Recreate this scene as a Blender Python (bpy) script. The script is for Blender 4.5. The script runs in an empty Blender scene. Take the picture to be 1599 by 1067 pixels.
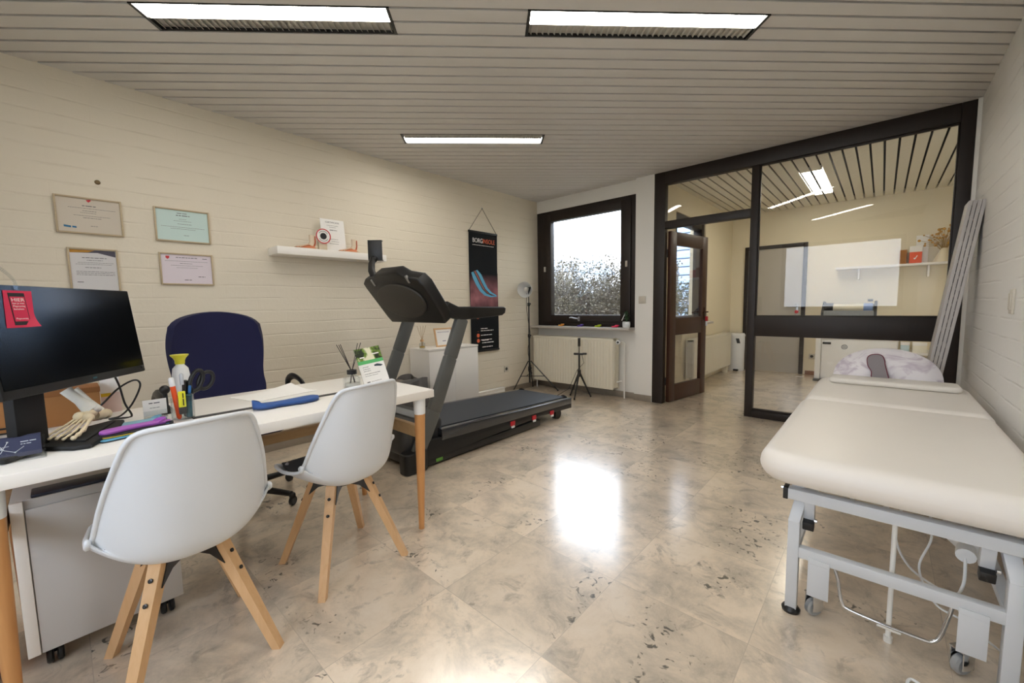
import bpy, bmesh, math, random
from mathutils import Vector, Matrix
random.seed(7)
SC = bpy.context.scene
COL = SC.collection
PI = math.pi
V = Vector

# ------------------------------------------------------------------ materials
def lin(h):
    h = h.lstrip('#')
    out = []
    for i in (0, 2, 4):
        c = int(h[i:i+2], 16) / 255
        out.append(c / 12.92 if c <= .04045 else ((c + .055) / 1.055) ** 2.4)
    return tuple(out)

def P(name, col, rough=.5, metal=0., spec=.5, coat=0., coat_rough=.05, noise=0., nscale=30., bump=0., bscale=200., emit=None, estr=0., sheen=0., trans=0., alpha=1., ior=1.5):
    m = bpy.data.materials.new(name); m.use_nodes = True
    nt = m.node_tree; b = nt.nodes['Principled BSDF']
    c = lin(col) if isinstance(col, str) else col
    b.inputs['Base Color'].default_value = (*c, 1)
    b.inputs['Roughness'].default_value = rough
    b.inputs['Metallic'].default_value = metal
    b.inputs['Specular IOR Level'].default_value = spec
    b.inputs['Coat Weight'].default_value = coat
    b.inputs['Coat Roughness'].default_value = coat_rough
    b.inputs['Sheen Weight'].default_value = sheen
    b.inputs['Transmission Weight'].default_value = trans
    b.inputs['IOR'].default_value = ior
    if emit:
        b.inputs['Emission Color'].default_value = (*(lin(emit) if isinstance(emit, str) else emit), 1)
        b.inputs['Emission Strength'].default_value = estr
    tc = nt.nodes.new('ShaderNodeTexCoord')
    if noise > 0:
        n = nt.nodes.new('ShaderNodeTexNoise'); n.inputs['Scale'].default_value = nscale; n.inputs['Detail'].default_value = 4
        nt.links.new(tc.outputs['Object'], n.inputs['Vector'])
        mx = nt.nodes.new('ShaderNodeMix'); mx.data_type = 'RGBA'
        mx.inputs['A'].default_value = (*[max(0, x * (1 - noise)) for x in c], 1)
        mx.inputs['B'].default_value = (*[min(1, x * (1 + noise)) for x in c], 1)
        nt.links.new(n.outputs['Fac'], mx.inputs['Factor'])
        nt.links.new(mx.outputs['Result'], b.inputs['Base Color'])
    if bump > 0:
        n = nt.nodes.new('ShaderNodeTexNoise'); n.inputs['Scale'].default_value = bscale; n.inputs['Detail'].default_value = 2
        nt.links.new(tc.outputs['Object'], n.inputs['Vector'])
        bp = nt.nodes.new('ShaderNodeBump'); bp.inputs['Strength'].default_value = bump; bp.inputs['Distance'].default_value = .002
        nt.links.new(n.outputs['Fac'], bp.inputs['Height']); nt.links.new(bp.outputs['Normal'], b.inputs['Normal'])
    return m

def wood(name, c1, c2, rough=.45, axis='Z', scale=12., coat=0.):
    m = P(name, c1, rough, coat=coat); nt = m.node_tree; b = nt.nodes['Principled BSDF']
    tc = nt.nodes.new('ShaderNodeTexCoord'); mp = nt.nodes.new('ShaderNodeMapping')
    s = {'X': (.08, 1, 1), 'Y': (1, .08, 1), 'Z': (1, 1, .08)}[axis]
    mp.inputs['Scale'].default_value = s
    n = nt.nodes.new('ShaderNodeTexNoise'); n.inputs['Scale'].default_value = scale * 6; n.inputs['Detail'].default_value = 6; n.inputs['Distortion'].default_value = .6
    mx = nt.nodes.new('ShaderNodeMix'); mx.data_type = 'RGBA'
    mx.inputs['A'].default_value = (*lin(c1), 1); mx.inputs['B'].default_value = (*lin(c2), 1)
    nt.links.new(tc.outputs['Object'], mp.inputs['Vector']); nt.links.new(mp.outputs['Vector'], n.inputs['Vector'])
    nt.links.new(n.outputs['Fac'], mx.inputs['Factor']); nt.links.new(mx.outputs['Result'], b.inputs['Base Color'])
    return m

def glass(name, ior=1.8, tint=(1, 1, 1), rough=0.):
    m = bpy.data.materials.new(name); m.use_nodes = True; nt = m.node_tree
    for n in list(nt.nodes): nt.nodes.remove(n)
    o = nt.nodes.new('ShaderNodeOutputMaterial'); mix = nt.nodes.new('ShaderNodeMixShader')
    t = nt.nodes.new('ShaderNodeBsdfTransparent'); t.inputs['Color'].default_value = (*tint, 1)
    g = nt.nodes.new('ShaderNodeBsdfGlossy'); g.inputs['Roughness'].default_value = rough
    f = nt.nodes.new('ShaderNodeFresnel'); f.inputs['IOR'].default_value = ior
    ge = nt.nodes.new('ShaderNodeNewGeometry'); mr = nt.nodes.new('ShaderNodeMapRange'); mr.inputs[3].default_value = ior; mr.inputs[4].default_value = 1 / ior
    nt.links.new(ge.outputs['Backfacing'], mr.inputs[0]); nt.links.new(mr.outputs[0], f.inputs['IOR'])
    nt.links.new(f.outputs[0], mix.inputs[0]); nt.links.new(t.outputs[0], mix.inputs[1]); nt.links.new(g.outputs[0], mix.inputs[2])
    nt.links.new(mix.outputs[0], o.inputs['Surface'])
    return m

def brickwall(name, col, plane='yz', z0=.069, bump=.55, course=.0985, length=.42):
    m = P(name, col, .55, spec=.3); nt = m.node_tree; b = nt.nodes['Principled BSDF']; c = lin(col)
    tc = nt.nodes.new('ShaderNodeTexCoord'); sp = nt.nodes.new('ShaderNodeSeparateXYZ'); cb = nt.nodes.new('ShaderNodeCombineXYZ')
    nt.links.new(tc.outputs['Object'], sp.inputs[0])
    sub = nt.nodes.new('ShaderNodeMath'); sub.operation = 'SUBTRACT'; sub.inputs[1].default_value = z0
    # a slow wobble keeps the painted joints from being ruler straight
    wn = nt.nodes.new('ShaderNodeTexNoise'); wn.inputs['Scale'].default_value = 3.; nt.links.new(tc.outputs['Object'], wn.inputs['Vector'])
    wm = nt.nodes.new('ShaderNodeMath'); wm.operation = 'MULTIPLY_ADD'; wm.inputs[1].default_value = .018; wm.inputs[2].default_value = -.009
    nt.links.new(wn.outputs['Fac'], wm.inputs[0])
    ad = nt.nodes.new('ShaderNodeMath'); ad.operation = 'ADD'
    nt.links.new(sp.outputs['Z'], sub.inputs[0]); nt.links.new(sub.outputs[0], ad.inputs[0]); nt.links.new(wm.outputs[0], ad.inputs[1])
    nt.links.new(sp.outputs['Y' if plane == 'yz' else 'X'], cb.inputs['X']); nt.links.new(ad.outputs[0], cb.inputs['Y'])
    def math_(op, a, b=None):
        n = nt.nodes.new('ShaderNodeMath'); n.operation = op
        for i, q in enumerate((a, b)):
            if q is None: continue
            if isinstance(q, (int, float)): n.inputs[i].default_value = q
            else: nt.links.new(q, n.inputs[i])
        return n.outputs[0]
    row = math_('DIVIDE', ad.outputs[0], course); fr = math_('FRACT', row); dd = math_('MULTIPLY', math_('MINIMUM', fr, math_('SUBTRACT', 1., fr)), course)
    def near(d, w):
        m_ = nt.nodes.new('ShaderNodeMapRange'); m_.interpolation_type = 'SMOOTHSTEP'; m_.inputs[1].default_value = 0; m_.inputs[2].default_value = w; m_.inputs[3].default_value = 1; m_.inputs[4].default_value = 0
        nt.links.new(d, m_.inputs[0]); return m_.outputs[0]
    ofs = math_('MULTIPLY', math_('MODULO', math_('FLOOR', row), 2.), .5)
    fx = math_('FRACT', math_('ADD', math_('DIVIDE', sp.outputs['Y' if plane == 'yz' else 'X'], length), ofs)); dx = math_('MULTIPLY', math_('MINIMUM', fx, math_('SUBTRACT', 1., fx)), length)
    joint = math_('MAXIMUM', near(dd, .009), math_('MULTIPLY', near(dx, .006), .10))
    n2 = nt.nodes.new('ShaderNodeTexNoise'); n2.inputs['Scale'].default_value = 45; n2.inputs['Detail'].default_value = 5
    nt.links.new(tc.outputs['Object'], n2.inputs['Vector'])
    # joint depth varies: in places the paint has filled it
    n3 = nt.nodes.new('ShaderNodeTexNoise'); n3.inputs['Scale'].default_value = 4.5; n3.inputs['Detail'].default_value = 2
    nt.links.new(tc.outputs['Object'], n3.inputs['Vector'])
    mr = nt.nodes.new('ShaderNodeMapRange'); mr.inputs[1].default_value = .35; mr.inputs[2].default_value = .62
    nt.links.new(n3.outputs['Fac'], mr.inputs[0])
    jm = nt.nodes.new('ShaderNodeMath'); jm.operation = 'MULTIPLY'
    nt.links.new(joint, jm.inputs[0]); nt.links.new(mr.outputs[0], jm.inputs[1])
    hh = nt.nodes.new('ShaderNodeMath'); hh.operation = 'MULTIPLY_ADD'; hh.inputs[1].default_value = -1.
    nm = nt.nodes.new('ShaderNodeMath'); nm.operation = 'MULTIPLY'; nm.inputs[1].default_value = .22
    nt.links.new(n2.outputs['Fac'], nm.inputs[0]); nt.links.new(jm.outputs[0], hh.inputs[0]); nt.links.new(nm.outputs[0], hh.inputs[2])
    bp = nt.nodes.new('ShaderNodeBump'); bp.inputs['Strength'].default_value = bump; bp.inputs['Distance'].default_value = .006
    nt.links.new(hh.outputs[0], bp.inputs['Height']); nt.links.new(bp.outputs['Normal'], b.inputs['Normal'])
    return m

def stone_floor():
    m = P('floor_stone', '#cbb9a2', .28); nt = m.node_tree; b = nt.nodes['Principled BSDF']
    N = nt.nodes.new; L = nt.links.new
    tc = N('ShaderNodeTexCoord'); mp = N('ShaderNodeMapping'); mp.inputs['Location'].default_value = (-.392, .151, 0)
    L(tc.outputs['Object'], mp.inputs['Vector'])
    br = N('ShaderNodeTexBrick'); br.offset = 0; br.squash = 1
    for k, v in (('Scale', 1), ('Brick Width', .5), ('Row Height', .5), ('Mortar Size', .0012), ('Mortar Smooth', .1), ('Bias', 0.)): br.inputs[k].default_value = v
    br.inputs['Color1'].default_value = (0, 0, 0, 1); br.inputs['Color2'].default_value = (1, 1, 1, 1); br.inputs['Mortar'].default_value = (.5, .5, .5, 1)
    L(mp.outputs[0], br.inputs['Vector'])
    # each tile is its own piece of stone: its random value shifts the figure
    sh = N('ShaderNodeVectorMath'); sh.operation = 'SCALE'; sh.inputs['Scale'].default_value = 37.
    L(br.outputs['Color'], sh.inputs[0])
    ad = N('ShaderNodeVectorMath'); ad.operation = 'ADD'; L(tc.outputs['Object'], ad.inputs[0]); L(sh.outputs[0], ad.inputs[1])
    n1 = N('ShaderNodeTexNoise'); n1.inputs['Scale'].default_value = 4.2; n1.inputs['Detail'].default_value = 8; n1.inputs['Roughness'].default_value = .72; n1.inputs['Distortion'].default_value = .35
    L(ad.outputs[0], n1.inputs['Vector'])
    r1 = N('ShaderNodeValToRGB'); e = r1.color_ramp
    e.elements[0].position = .34; e.elements[0].color = (*lin('#bdb09f'), 1)
    e.elements[1].position = .66; e.elements[1].color = (*lin('#ecdcc7'), 1)
    x = e.elements.new(.47); x.color = (*lin('#d8c8b3'), 1)
    x = e.elements.new(.54); x.color = (*lin('#e6d4bd'), 1)
    L(n1.outputs['Fac'], r1.inputs['Fac'])
    # whole-tile tone
    tn = N('ShaderNodeMapRange'); tn.inputs[3].default_value = .84; tn.inputs[4].default_value = 1.04
    L(br.outputs['Color'], tn.inputs[0])
    m1 = N('ShaderNodeMix'); m1.data_type = 'RGBA'; m1.blend_type = 'MULTIPLY'; m1.inputs['Factor'].default_value = 1
    L(r1.outputs['Color'], m1.inputs['A']); L(tn.outputs[0], m1.inputs['B'])
    # fine grey veins
    n2 = N('ShaderNodeTexNoise'); n2.inputs['Scale'].default_value = 9; n2.inputs['Detail'].default_value = 7; n2.inputs['Distortion'].default_value = .7; n2.inputs['Roughness'].default_value = .7
    L(ad.outputs[0], n2.inputs['Vector'])
    r2 = N('ShaderNodeValToRGB'); e = r2.color_ramp; e.elements[0].position = .33; e.elements[0].color = (1, 1, 1, 1); e.elements[1].position = .45; e.elements[1].color = (0, 0, 0, 1)
    L(n2.outputs['Fac'], r2.inputs['Fac'])
    m2 = N('ShaderNodeMix'); m2.data_type = 'RGBA'; m2.inputs['B'].default_value = (*lin('#938a7e'), 1)
    s2 = N('ShaderNodeMath'); s2.operation = 'MULTIPLY'; s2.inputs[1].default_value = .62; L(r2.outputs['Color'], s2.inputs[0])
    L(s2.outputs[0], m2.inputs['Factor']); L(m1.outputs['Result'], m2.inputs['A'])
    # dark fossil pits, in clusters
    n3 = N('ShaderNodeTexNoise'); n3.inputs['Scale'].default_value = 2.3; n3.inputs['Detail'].default_value = 1; L(ad.outputs[0], n3.inputs['Vector'])
    n4 = N('ShaderNodeTexNoise'); n4.inputs['Scale'].default_value = 32; n4.inputs['Detail'].default_value = 3; n4.inputs['Distortion'].default_value = .8; L(ad.outputs[0], n4.inputs['Vector'])
    a3 = N('ShaderNodeMapRange'); a3.inputs[1].default_value = .57; a3.inputs[2].default_value = .64; L(n3.outputs['Fac'], a3.inputs[0])
    a4 = N('ShaderNodeMapRange'); a4.inputs[1].default_value = .60; a4.inputs[2].default_value = .66; L(n4.outputs['Fac'], a4.inputs[0])
    mm = N('ShaderNodeMath'); mm.operation = 'MULTIPLY'; L(a3.outputs[0], mm.inputs[0]); L(a4.outputs[0], mm.inputs[1])
    s4 = N('ShaderNodeMath'); s4.operation = 'MULTIPLY'; s4.inputs[1].default_value = .85; L(mm.outputs[0], s4.inputs[0])
    m3 = N('ShaderNodeMix'); m3.data_type = 'RGBA'; m3.inputs['B'].default_value = (*lin('#33332f'), 1)
    L(s4.outputs[0], m3.inputs['Factor']); L(m2.outputs['Result'], m3.inputs['A'])
    m4 = N('ShaderNodeMix'); m4.data_type = 'RGBA'; m4.inputs['B'].default_value = (*lin('#bcae9d'), 1)
    L(br.outputs['Fac'], m4.inputs['Factor']); L(m3.outputs['Result'], m4.inputs['A'])
    L(m4.outputs['Result'], b.inputs['Base Color'])
    b.inputs['Roughness'].default_value = .32
    b.inputs['Coat Weight'].default_value = 1.; b.inputs['Coat Roughness'].default_value = .175; b.inputs['Coat IOR'].default_value = 1.95
    return m

M = {}
M['floor'] = stone_floor()
M['wall_left'] = brickwall('painted_brick_left', '#e0d7c5', 'yz')
M['wall_right'] = brickwall('painted_brick_right', '#e3e1dd', 'yz')
M['wall_far'] = P('painted_plaster', '#e5e3de', .6, spec=.3, bump=.25, bscale=60)
M['annex_wall'] = P('annex_plaster', '#e9dfc6', .6, spec=.3, bump=.2, bscale=60)
M['slat'] = P('ceiling_slat_enamel', '#d2cfcb', .42, spec=.4)
M['slat2'] = P('annex_slat_enamel', '#dbd6c8', .42, spec=.4)
M['void'] = P('ceiling_void_black', '#17140f', .9)
M['dark_wood'] = wood('dark_stained_wood', '#251812', '#17100c', .5, 'Z', 8)
M['door_wood'] = wood('brown_stained_wood', '#4a2b1d', '#341d13', .42, 'Z', 8)
M['glass'] = glass('pane_glass', 1.42)
M['glass_win'] = glass('window_glass', 1.5)
M['clear'] = glass('clear_acrylic', 1.4, (.95, .96, .96), .02)
M['base_stone'] = P('plinth_stone', '#8d8377', .4, noise=.15, nscale=25)
M['sill'] = P('sill_stone', '#b8b0a8', .3, noise=.08, nscale=20)
M['white'] = P('white_laminate', '#eeeae4', .35, spec=.5)
M['white_paint'] = P('white_enamel', '#e9e7e2', .35)
M['white_plastic'] = P('white_plastic', '#e9ebec', .3, spec=.5)
M['shell'] = P('white_shell_plastic', '#d9dde2', .33, spec=.5)
M['paper'] = P('white_paper', '#efede9', .7)
M['grey_panel'] = P('pedestal_grey', '#c4c2c0', .4)
M['beech'] = wood('beech_wood', '#e0bb90', '#d0a474', .45, 'Z', 10)
M['desk_wood'] = wood('warm_beech_wood', '#d6a067', '#c58a52', .45, 'Z', 10)
M['pale_wood'] = wood('pale_oak', '#b89b74', '#a3855d', .5, 'Y', 8)
M['frame_oak'] = wood('picture_oak', '#c2b295', '#af9c7c', .5, 'Y', 10)
M['black'] = P('black_plastic', '#111112', .42)
M['black_matt'] = P('black_matt', '#0c0c0d', .7)
M['black_metal'] = P('black_metal', '#151516', .35, spec=.6)
M['dark_grey'] = P('dark_grey_plastic', '#303132', .45)
M['grey_metal'] = P('anthracite_metal', '#5d5f5e', .4, metal=.15)
M['grey_felt'] = P('dark_grey_cushion', '#43464a', .85, bump=.4, bscale=400)
M['navy'] = P('navy_mesh_fabric', '#12143c', .9, sheen=.03, bump=.5, bscale=700)
M['chrome'] = P('chrome', '#d5d7d9', .14, metal=1.)
M['steel'] = P('brushed_steel', '#aeb0b2', .3, metal=1.)
M['screen'] = P('monitor_screen', '#05070a', .16, spec=.45)
M['card'] = P('cardboard', '#a5713f', .8, noise=.08, nscale=12)
M['bone'] = P('bone_plastic', '#dfd0b0', .5, noise=.06, nscale=60)
M['bone_white'] = P('pale_bone_plastic', '#d7d7cf', .5)
M['vinyl'] = P('cream_vinyl', '#e7e2db', .38, spec=.5, noise=.02, nscale=5)
M['couch_metal'] = P('white_coated_steel', '#ccd0d5', .4)
M['belt'] = P('treadmill_belt', '#2a3038', .5, spec=.45, bump=.3, bscale=500)
M['rail_blue'] = P('treadmill_rail', '#2c3037', .25, spec=.7, coat=.6)
M['red'] = P('red_plastic', '#c01f2e', .4)
M['linen'] = P('white_fabric', '#e6e2e6', .8, noise=.06, nscale=14, bump=.3, bscale=90)
M['grey_fabric'] = P('grey_fabric', '#6e6a66', .9, noise=.2, nscale=40)
M['rad'] = P('radiator_enamel', '#ded8c6', .35)
M['hedge'] = P('hedge_twig', '#5a544d', .9)
M['leaf'] = P('hedge_leaf', '#5f5a4c', .8)
M['leaf_dark'] = P('dark_leaf', '#2c3a2c', .6)
M['pinkmag'] = P('magenta_paper', '#d3264f', .5)
M['clay'] = P('outside_soil', '#b8b6a8', .9, noise=.1, nscale=1)
M['navy_card'] = P('navy_card', '#2b3150', .5)
M['ink'] = P('print_ink', '#5b5a5e', .7)
M['ink_dark'] = P('print_black', '#1b1b1e', .6)
M['amber'] = P('amber_liquid', '#c9a24a', .2)
M['orange'] = P('orange_print', '#e8592a', .5)
M['tube'] = P('lit_tube', '#ffffff', .5, emit=(1., .95, .87), estr=27)
M['tube2'] = P('lit_panel', '#ffffff', .5, emit=(1., .92, .76), estr=17)
M['alu'] = P('louvre_aluminium', '#c9c6be', .35, metal=.35)

# ------------------------------------------------------------------ mesh builder
class MB:
    def __init__(s): s.bm = bmesh.new()
    def _add(s, t, mat=None, mi=0):
        if mat is not None: bmesh.ops.transform(t, matrix=mat, verts=t.verts)
        for f in t.faces: f.material_index = mi
        me = bpy.data.meshes.new('tmp'); t.to_mesh(me); t.free(); s.bm.from_mesh(me); bpy.data.meshes.remove(me)
        return s
    def box(s, lo, hi, bev=0., mi=0, rot=None, seg=2):
        lo, hi = V(lo), V(hi); c = (lo + hi) / 2; d = hi - lo
        t = bmesh.new(); bmesh.ops.create_cube(t, size=1)
        bmesh.ops.scale(t, vec=d, verts=t.verts)
        if bev > 0: bmesh.ops.bevel(t, geom=list(t.edges), offset=min(bev, min(d) * .49), segments=seg, affect='EDGES', profile=.5)
        m = Matrix.Translation(c)
        if rot is not None: m = m @ rot.to_4x4()
        return s._add(t, m, mi)
    def obox(s, c, dx, dy, dz, X, Y, Z, bev=0., mi=0):   # box with its own axes
        t = bmesh.new(); bmesh.ops.create_cube(t, size=1); bmesh.ops.scale(t, vec=(dx, dy, dz), verts=t.verts)
        if bev > 0: bmesh.ops.bevel(t, geom=list(t.edges), offset=min(bev, min(dx, dy, dz) * .49), segments=2, affect='EDGES', profile=.5)
        R = Matrix((V(X).normalized(), V(Y).normalized(), V(Z).normalized())).transposed().to_4x4()
        return s._add(t, Matrix.Translation(V(c)) @ R, mi)
    def prism(s, pts, a, b, o=(0, 0, 0), X=(1, 0, 0), Y=(0, 1, 0), Z=(0, 0, 1), bev=0., mi=0, seg=2):   # 2D outline pushed from a to b along Z
        t = bmesh.new(); o, X, Y, Z = V(o), V(X), V(Y), V(Z)
        lo = [t.verts.new(o + X * p[0] + Y * p[1] + Z * a) for p in pts]; hi = [t.verts.new(o + X * p[0] + Y * p[1] + Z * b) for p in pts]
        n = len(pts); t.faces.new(lo[::-1]); t.faces.new(hi)
        for i in range(n): t.faces.new((lo[i], lo[(i + 1) % n], hi[(i + 1) % n], hi[i]))
        bmesh.ops.recalc_face_normals(t, faces=t.faces)
        if bev > 0:
            es = [e for e in t.edges if len(set(f.normal.to_tuple(2) for f in e.link_faces)) > 1 and ((e.verts[0] in lo) == (e.verts[1] in lo))]
            bmesh.ops.bevel(t, geom=es, offset=bev, segments=seg, affect='EDGES', profile=.5)
        return s._add(t, None, mi)
    def tube(s, pts, r, n=8, mi=0, closed=False, cap=True, flat=1.):
        pts = [V(p) for p in pts]; N = len(pts); rr = r if isinstance(r, (list, tuple)) else [r] * N
        t = bmesh.new(); rings = []
        up = V((0, 0, 1)); prev = None
        for i, p in enumerate(pts):
            if closed: d = pts[(i + 1) % N] - pts[i - 1]
            else: d = pts[min(i + 1, N - 1)] - pts[max(i - 1, 0)]
            d = d.normalized() if d.length > 1e-9 else V((0, 0, 1))
            if prev is None:
                a = up if abs(d.z) < .9 else V((1, 0, 0))
                x = d.cross(a).normalized()
            else:
                x = (prev - d * prev.dot(d)); x = x.normalized() if x.length > 1e-6 else d.cross(up).normalized()
            prev = x; y = d.cross(x)
            rings.append([t.verts.new(p + (x * math.cos(2 * PI * k / n) + y * math.sin(2 * PI * k / n) * flat) * rr[i]) for k in range(n)])
        for i in range(N if closed else N - 1):
            a, b = rings[i], rings[(i + 1) % N]
            for k in range(n): t.faces.new((a[k], a[(k + 1) % n], b[(k + 1) % n], b[k]))
        if cap and not closed and n > 2: t.faces.new(rings[0][::-1]); t.faces.new(rings[-1])
        bmesh.ops.recalc_face_normals(t, faces=t.faces)
        return s._add(t, None, mi)
    def cyl(s, p0, p1, r0, r1=None, n=20, mi=0): return s.tube([p0, p1], [r0, r0 if r1 is None else r1], n, mi)
    def lathe(s, prof, o=(0, 0, 0), n=24, mi=0, axis=None, sx=1., sy=1.):
        t = bmesh.new(); rings = []
        for (r, z) in prof:
            if r < 1e-6: rings.append([t.verts.new((0, 0, z))])
            else: rings.append([t.verts.new((r * sx * math.cos(2 * PI * k / n), r * sy * math.sin(2 * PI * k / n), z)) for k in range(n)])
        for a, b in zip(rings, rings[1:]):
            for k in range(n):
                k2 = (k + 1) % n
                if len(a) == 1 and len(b) == 1: continue
                if len(a) == 1: t.faces.new((a[0], b[k2], b[k]))
                elif len(b) == 1: t.faces.new((a[k], a[k2], b[0]))
                else: t.faces.new((a[k], a[k2], b[k2], b[k]))
        bmesh.ops.recalc_face_normals(t, faces=t.faces)
        m = Matrix.Translation(V(o))
        if axis is not None: m = m @ V((0, 0, 1)).rotation_difference(V(axis)).to_matrix().to_4x4()
        return s._add(t, m, mi)
    def ball(s, c, r, mi=0, sc=(1, 1, 1), seg=16):
        t = bmesh.new(); bmesh.ops.create_uvsphere(t, u_segments=seg, v_segments=max(6, seg // 2), radius=r)
        return s._add(t, Matrix.Translation(V(c)) @ Matrix.Diagonal((*sc, 1)), mi)
    def grid(s, fn, nu, nv, mi=0, th=0.):    # surface fn(u,v); th gives it a thickness along its normal
        t = bmesh.new(); g = [[t.verts.new(fn(i / nu, j / nv)) for j in range(nv + 1)] for i in range(nu + 1)]
        for i in range(nu):
            for j in range(nv): t.faces.new((g[i][j], g[i + 1][j], g[i + 1][j + 1], g[i][j + 1]))
        if th:
            bmesh.ops.recalc_face_normals(t, faces=t.faces); t.normal_update()
            closed = (g[0][0].co - g[nu][0].co).length < 1e-6
            h = [[t.verts.new(q.co - q.normal * th) for q in r] for r in g]
            for i in range(nu):
                for j in range(nv): t.faces.new((h[i][j + 1], h[i + 1][j + 1], h[i + 1][j], h[i][j]))
            rim = [(g[i][0], g[i + 1][0], h[i + 1][0], h[i][0]) for i in range(nu)] + [(g[i][nv], g[i + 1][nv], h[i + 1][nv], h[i][nv]) for i in range(nu)]
            if not closed: rim += [(g[0][j], g[0][j + 1], h[0][j + 1], h[0][j]) for j in range(nv)] + [(g[nu][j], g[nu][j + 1], h[nu][j + 1], h[nu][j]) for j in range(nv)]
            for r in rim: t.faces.new(r)
        bmesh.ops.recalc_face_normals(t, faces=t.faces)
        return s._add(t, None, mi)
    def cushion(s, x0, x1, y0, y1, z0, z1, rc=.06, re=.03, mi=0, k=6, bulge=0.):   # rounded in plan and at every edge
        t = bmesh.new(); rings = []
        rcs = rc if isinstance(rc, (list, tuple)) else [rc] * 4
        h = z1 - z0; re = min(re, h / 2)
        prof = [(re * (1 - math.cos(a)), z0 + re - re * math.sin(a)) for a in [PI / 2 * (1 - i / k) for i in range(k + 1)]] + \
               [(re * (1 - math.cos(a)), z1 - re + re * math.sin(a)) for a in [PI / 2 * i / k for i in range(k + 1)]]
        for (ins, z) in prof:
            ring = []
            for (cx, cy, a0, r) in ((x1, y1, 0, rcs[0]), (x0, y1, 90, rcs[1]), (x0, y0, 180, rcs[2]), (x1, y0, 270, rcs[3])):
                sx = 1 if cx == x1 else -1; sy = 1 if cy == y1 else -1
                ox, oy = cx - sx * max(r, re), cy - sy * max(r, re); rr = max(r, re) - ins
                for q in range(k + 1):
                    a = math.radians(a0 + 90 * q / k); ring.append(t.verts.new((ox + rr * math.cos(a), oy + rr * math.sin(a), z)))
            rings.append(ring)
        n = len(rings[0])
        for a, b in zip(rings, rings[1:]):
            for q in range(n): t.faces.new((a[q], a[(q + 1) % n], b[(q + 1) % n], b[q]))
        t.faces.new(rings[0][::-1]); t.faces.new(rings[-1])
        bmesh.ops.recalc_face_normals(t, faces=t.faces)
        return s._add(t, None, mi)
    def text(s, body, size, o, X, Y, th=.0006, align='LEFT', mi=0, width=None):
        cu = bpy.data.curves.new('t', 'FONT'); cu.body = body; cu.size = size; cu.align_x = align; cu.extrude = th / 2
        ob = bpy.data.objects.new('t', cu); COL.objects.link(ob)
        dg = bpy.context.evaluated_depsgraph_get(); dg.update()
        me = bpy.data.meshes.new_from_object(ob.evaluated_get(dg))
        t = bmesh.new(); t.from_mesh(me); bpy.data.meshes.remove(me); bpy.data.objects.remove(ob); bpy.data.curves.remove(cu)
        if width:
            xs = [v.co.x for v in t.verts]; w = max(xs) - min(xs); bmesh.ops.scale(t, vec=(width / w, 1, 1), verts=t.verts)
        X, Y = V(X).normalized(), V(Y).normalized(); Z = X.cross(Y)
        R = Matrix((X, Y, Z)).transposed().to_4x4()
        return s._add(t, Matrix.Translation(V(o)) @ R, mi)
    def lines(s, o, X, Y, rows, th=.0005, mi=0, seed=1):   # rows of unreadably small print: (x0, x1, y, height)
        X, Y = V(X).normalized(), V(Y).normalized(); Z = X.cross(Y); R = random.Random(seed); o = V(o)
        for (x0, x1, y, h) in rows:
            if h <= 0: continue
            x = x0
            while x < x1 - h * .5:
                w = min(h * R.uniform(1.2, 4.5), x1 - x); c = o + X * (x + w / 2) + Y * y + Z * (th / 2)
                s.obox(c, w, h * .62, th, X, Y, Z, mi=mi); x += w + h * .55
        return s
    def build(s, name, mats, parent=None, smooth=40., world=False, loc=None):
        bm = s.bm
        if smooth:
            lim = math.radians(smooth)
            for f in bm.faces: f.smooth = True
            for e in bm.edges:
                if len(e.link_faces) == 2 and e.calc_face_angle(0.) > lim: e.smooth = False
        me = bpy.data.meshes.new(name); bm.to_mesh(me); bm.free()
        for m in (mats if isinstance(mats, (list, tuple)) else [mats]): me.materials.append(m)
        o = bpy.data.objects.new(name, me); COL.objects.link(o)
        if parent is not None:
            o.parent = parent
            if world:
                q = V((0, 0, 0)); p = parent
                while p is not None: q += p.location; p = p.parent
                o.location = -q
        if loc is not None: o.location = loc
        return o

def tag(o, label=None, cat=None, group=None, kind=None):
    if label: o['label'] = label
    if cat: o['category'] = cat
    if group: o['group'] = group
    if kind: o['kind'] = kind
    return o

def thing(name, label, cat, loc=(0, 0, 0), rz=0., group=None):
    o = bpy.data.objects.new(name, None); COL.objects.link(o); o.empty_display_size = .05
    o.location = loc; o.rotation_euler = (0, 0, rz)
    return tag(o, label, cat, group)

def struct(name, label, cat, loc=(0, 0, 0)):
    return tag(thing(name, label, cat, loc), kind='structure')

def dup(root, loc=None, rz=None, label=None, parent=None):
    c = root.copy(); COL.objects.link(c)
    if parent is not None: c.parent = parent
    if loc is not None: c.location = loc
    if rz is not None: c.rotation_euler = (0, 0, rz)
    if label: c['label'] = label
    for ch in list(root.children): dup(ch, parent=c)
    return c

def spline(pts, n=8, closed=False):   # Catmull-Rom through the points
    pts = [V(p) for p in pts]; N = len(pts); out = []
    for i in range(N if closed else N - 1):
        g = (lambda k: pts[k % N]) if closed else (lambda k: pts[max(0, min(N - 1, k))])
        a, b, c, d = g(i - 1), g(i), g(i + 1), g(i + 2)
        for k in range(n):
            t = k / n
            out.append(.5 * ((2 * b) + (c - a) * t + (2 * a - 5 * b + 4 * c - d) * t * t + (3 * b - a - 3 * c + d) * t ** 3))
    if not closed: out.append(pts[-1])
    return out

# ================================================================== THE SETTING
H = 2.6
o = MB().box((-.25, -6.2, -.1), (4.9, 3.4, 0)).build('floor', M['floor'], smooth=0); tag(o, 'polished beige stone tile floor with grey veins', kind='structure')

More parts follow.
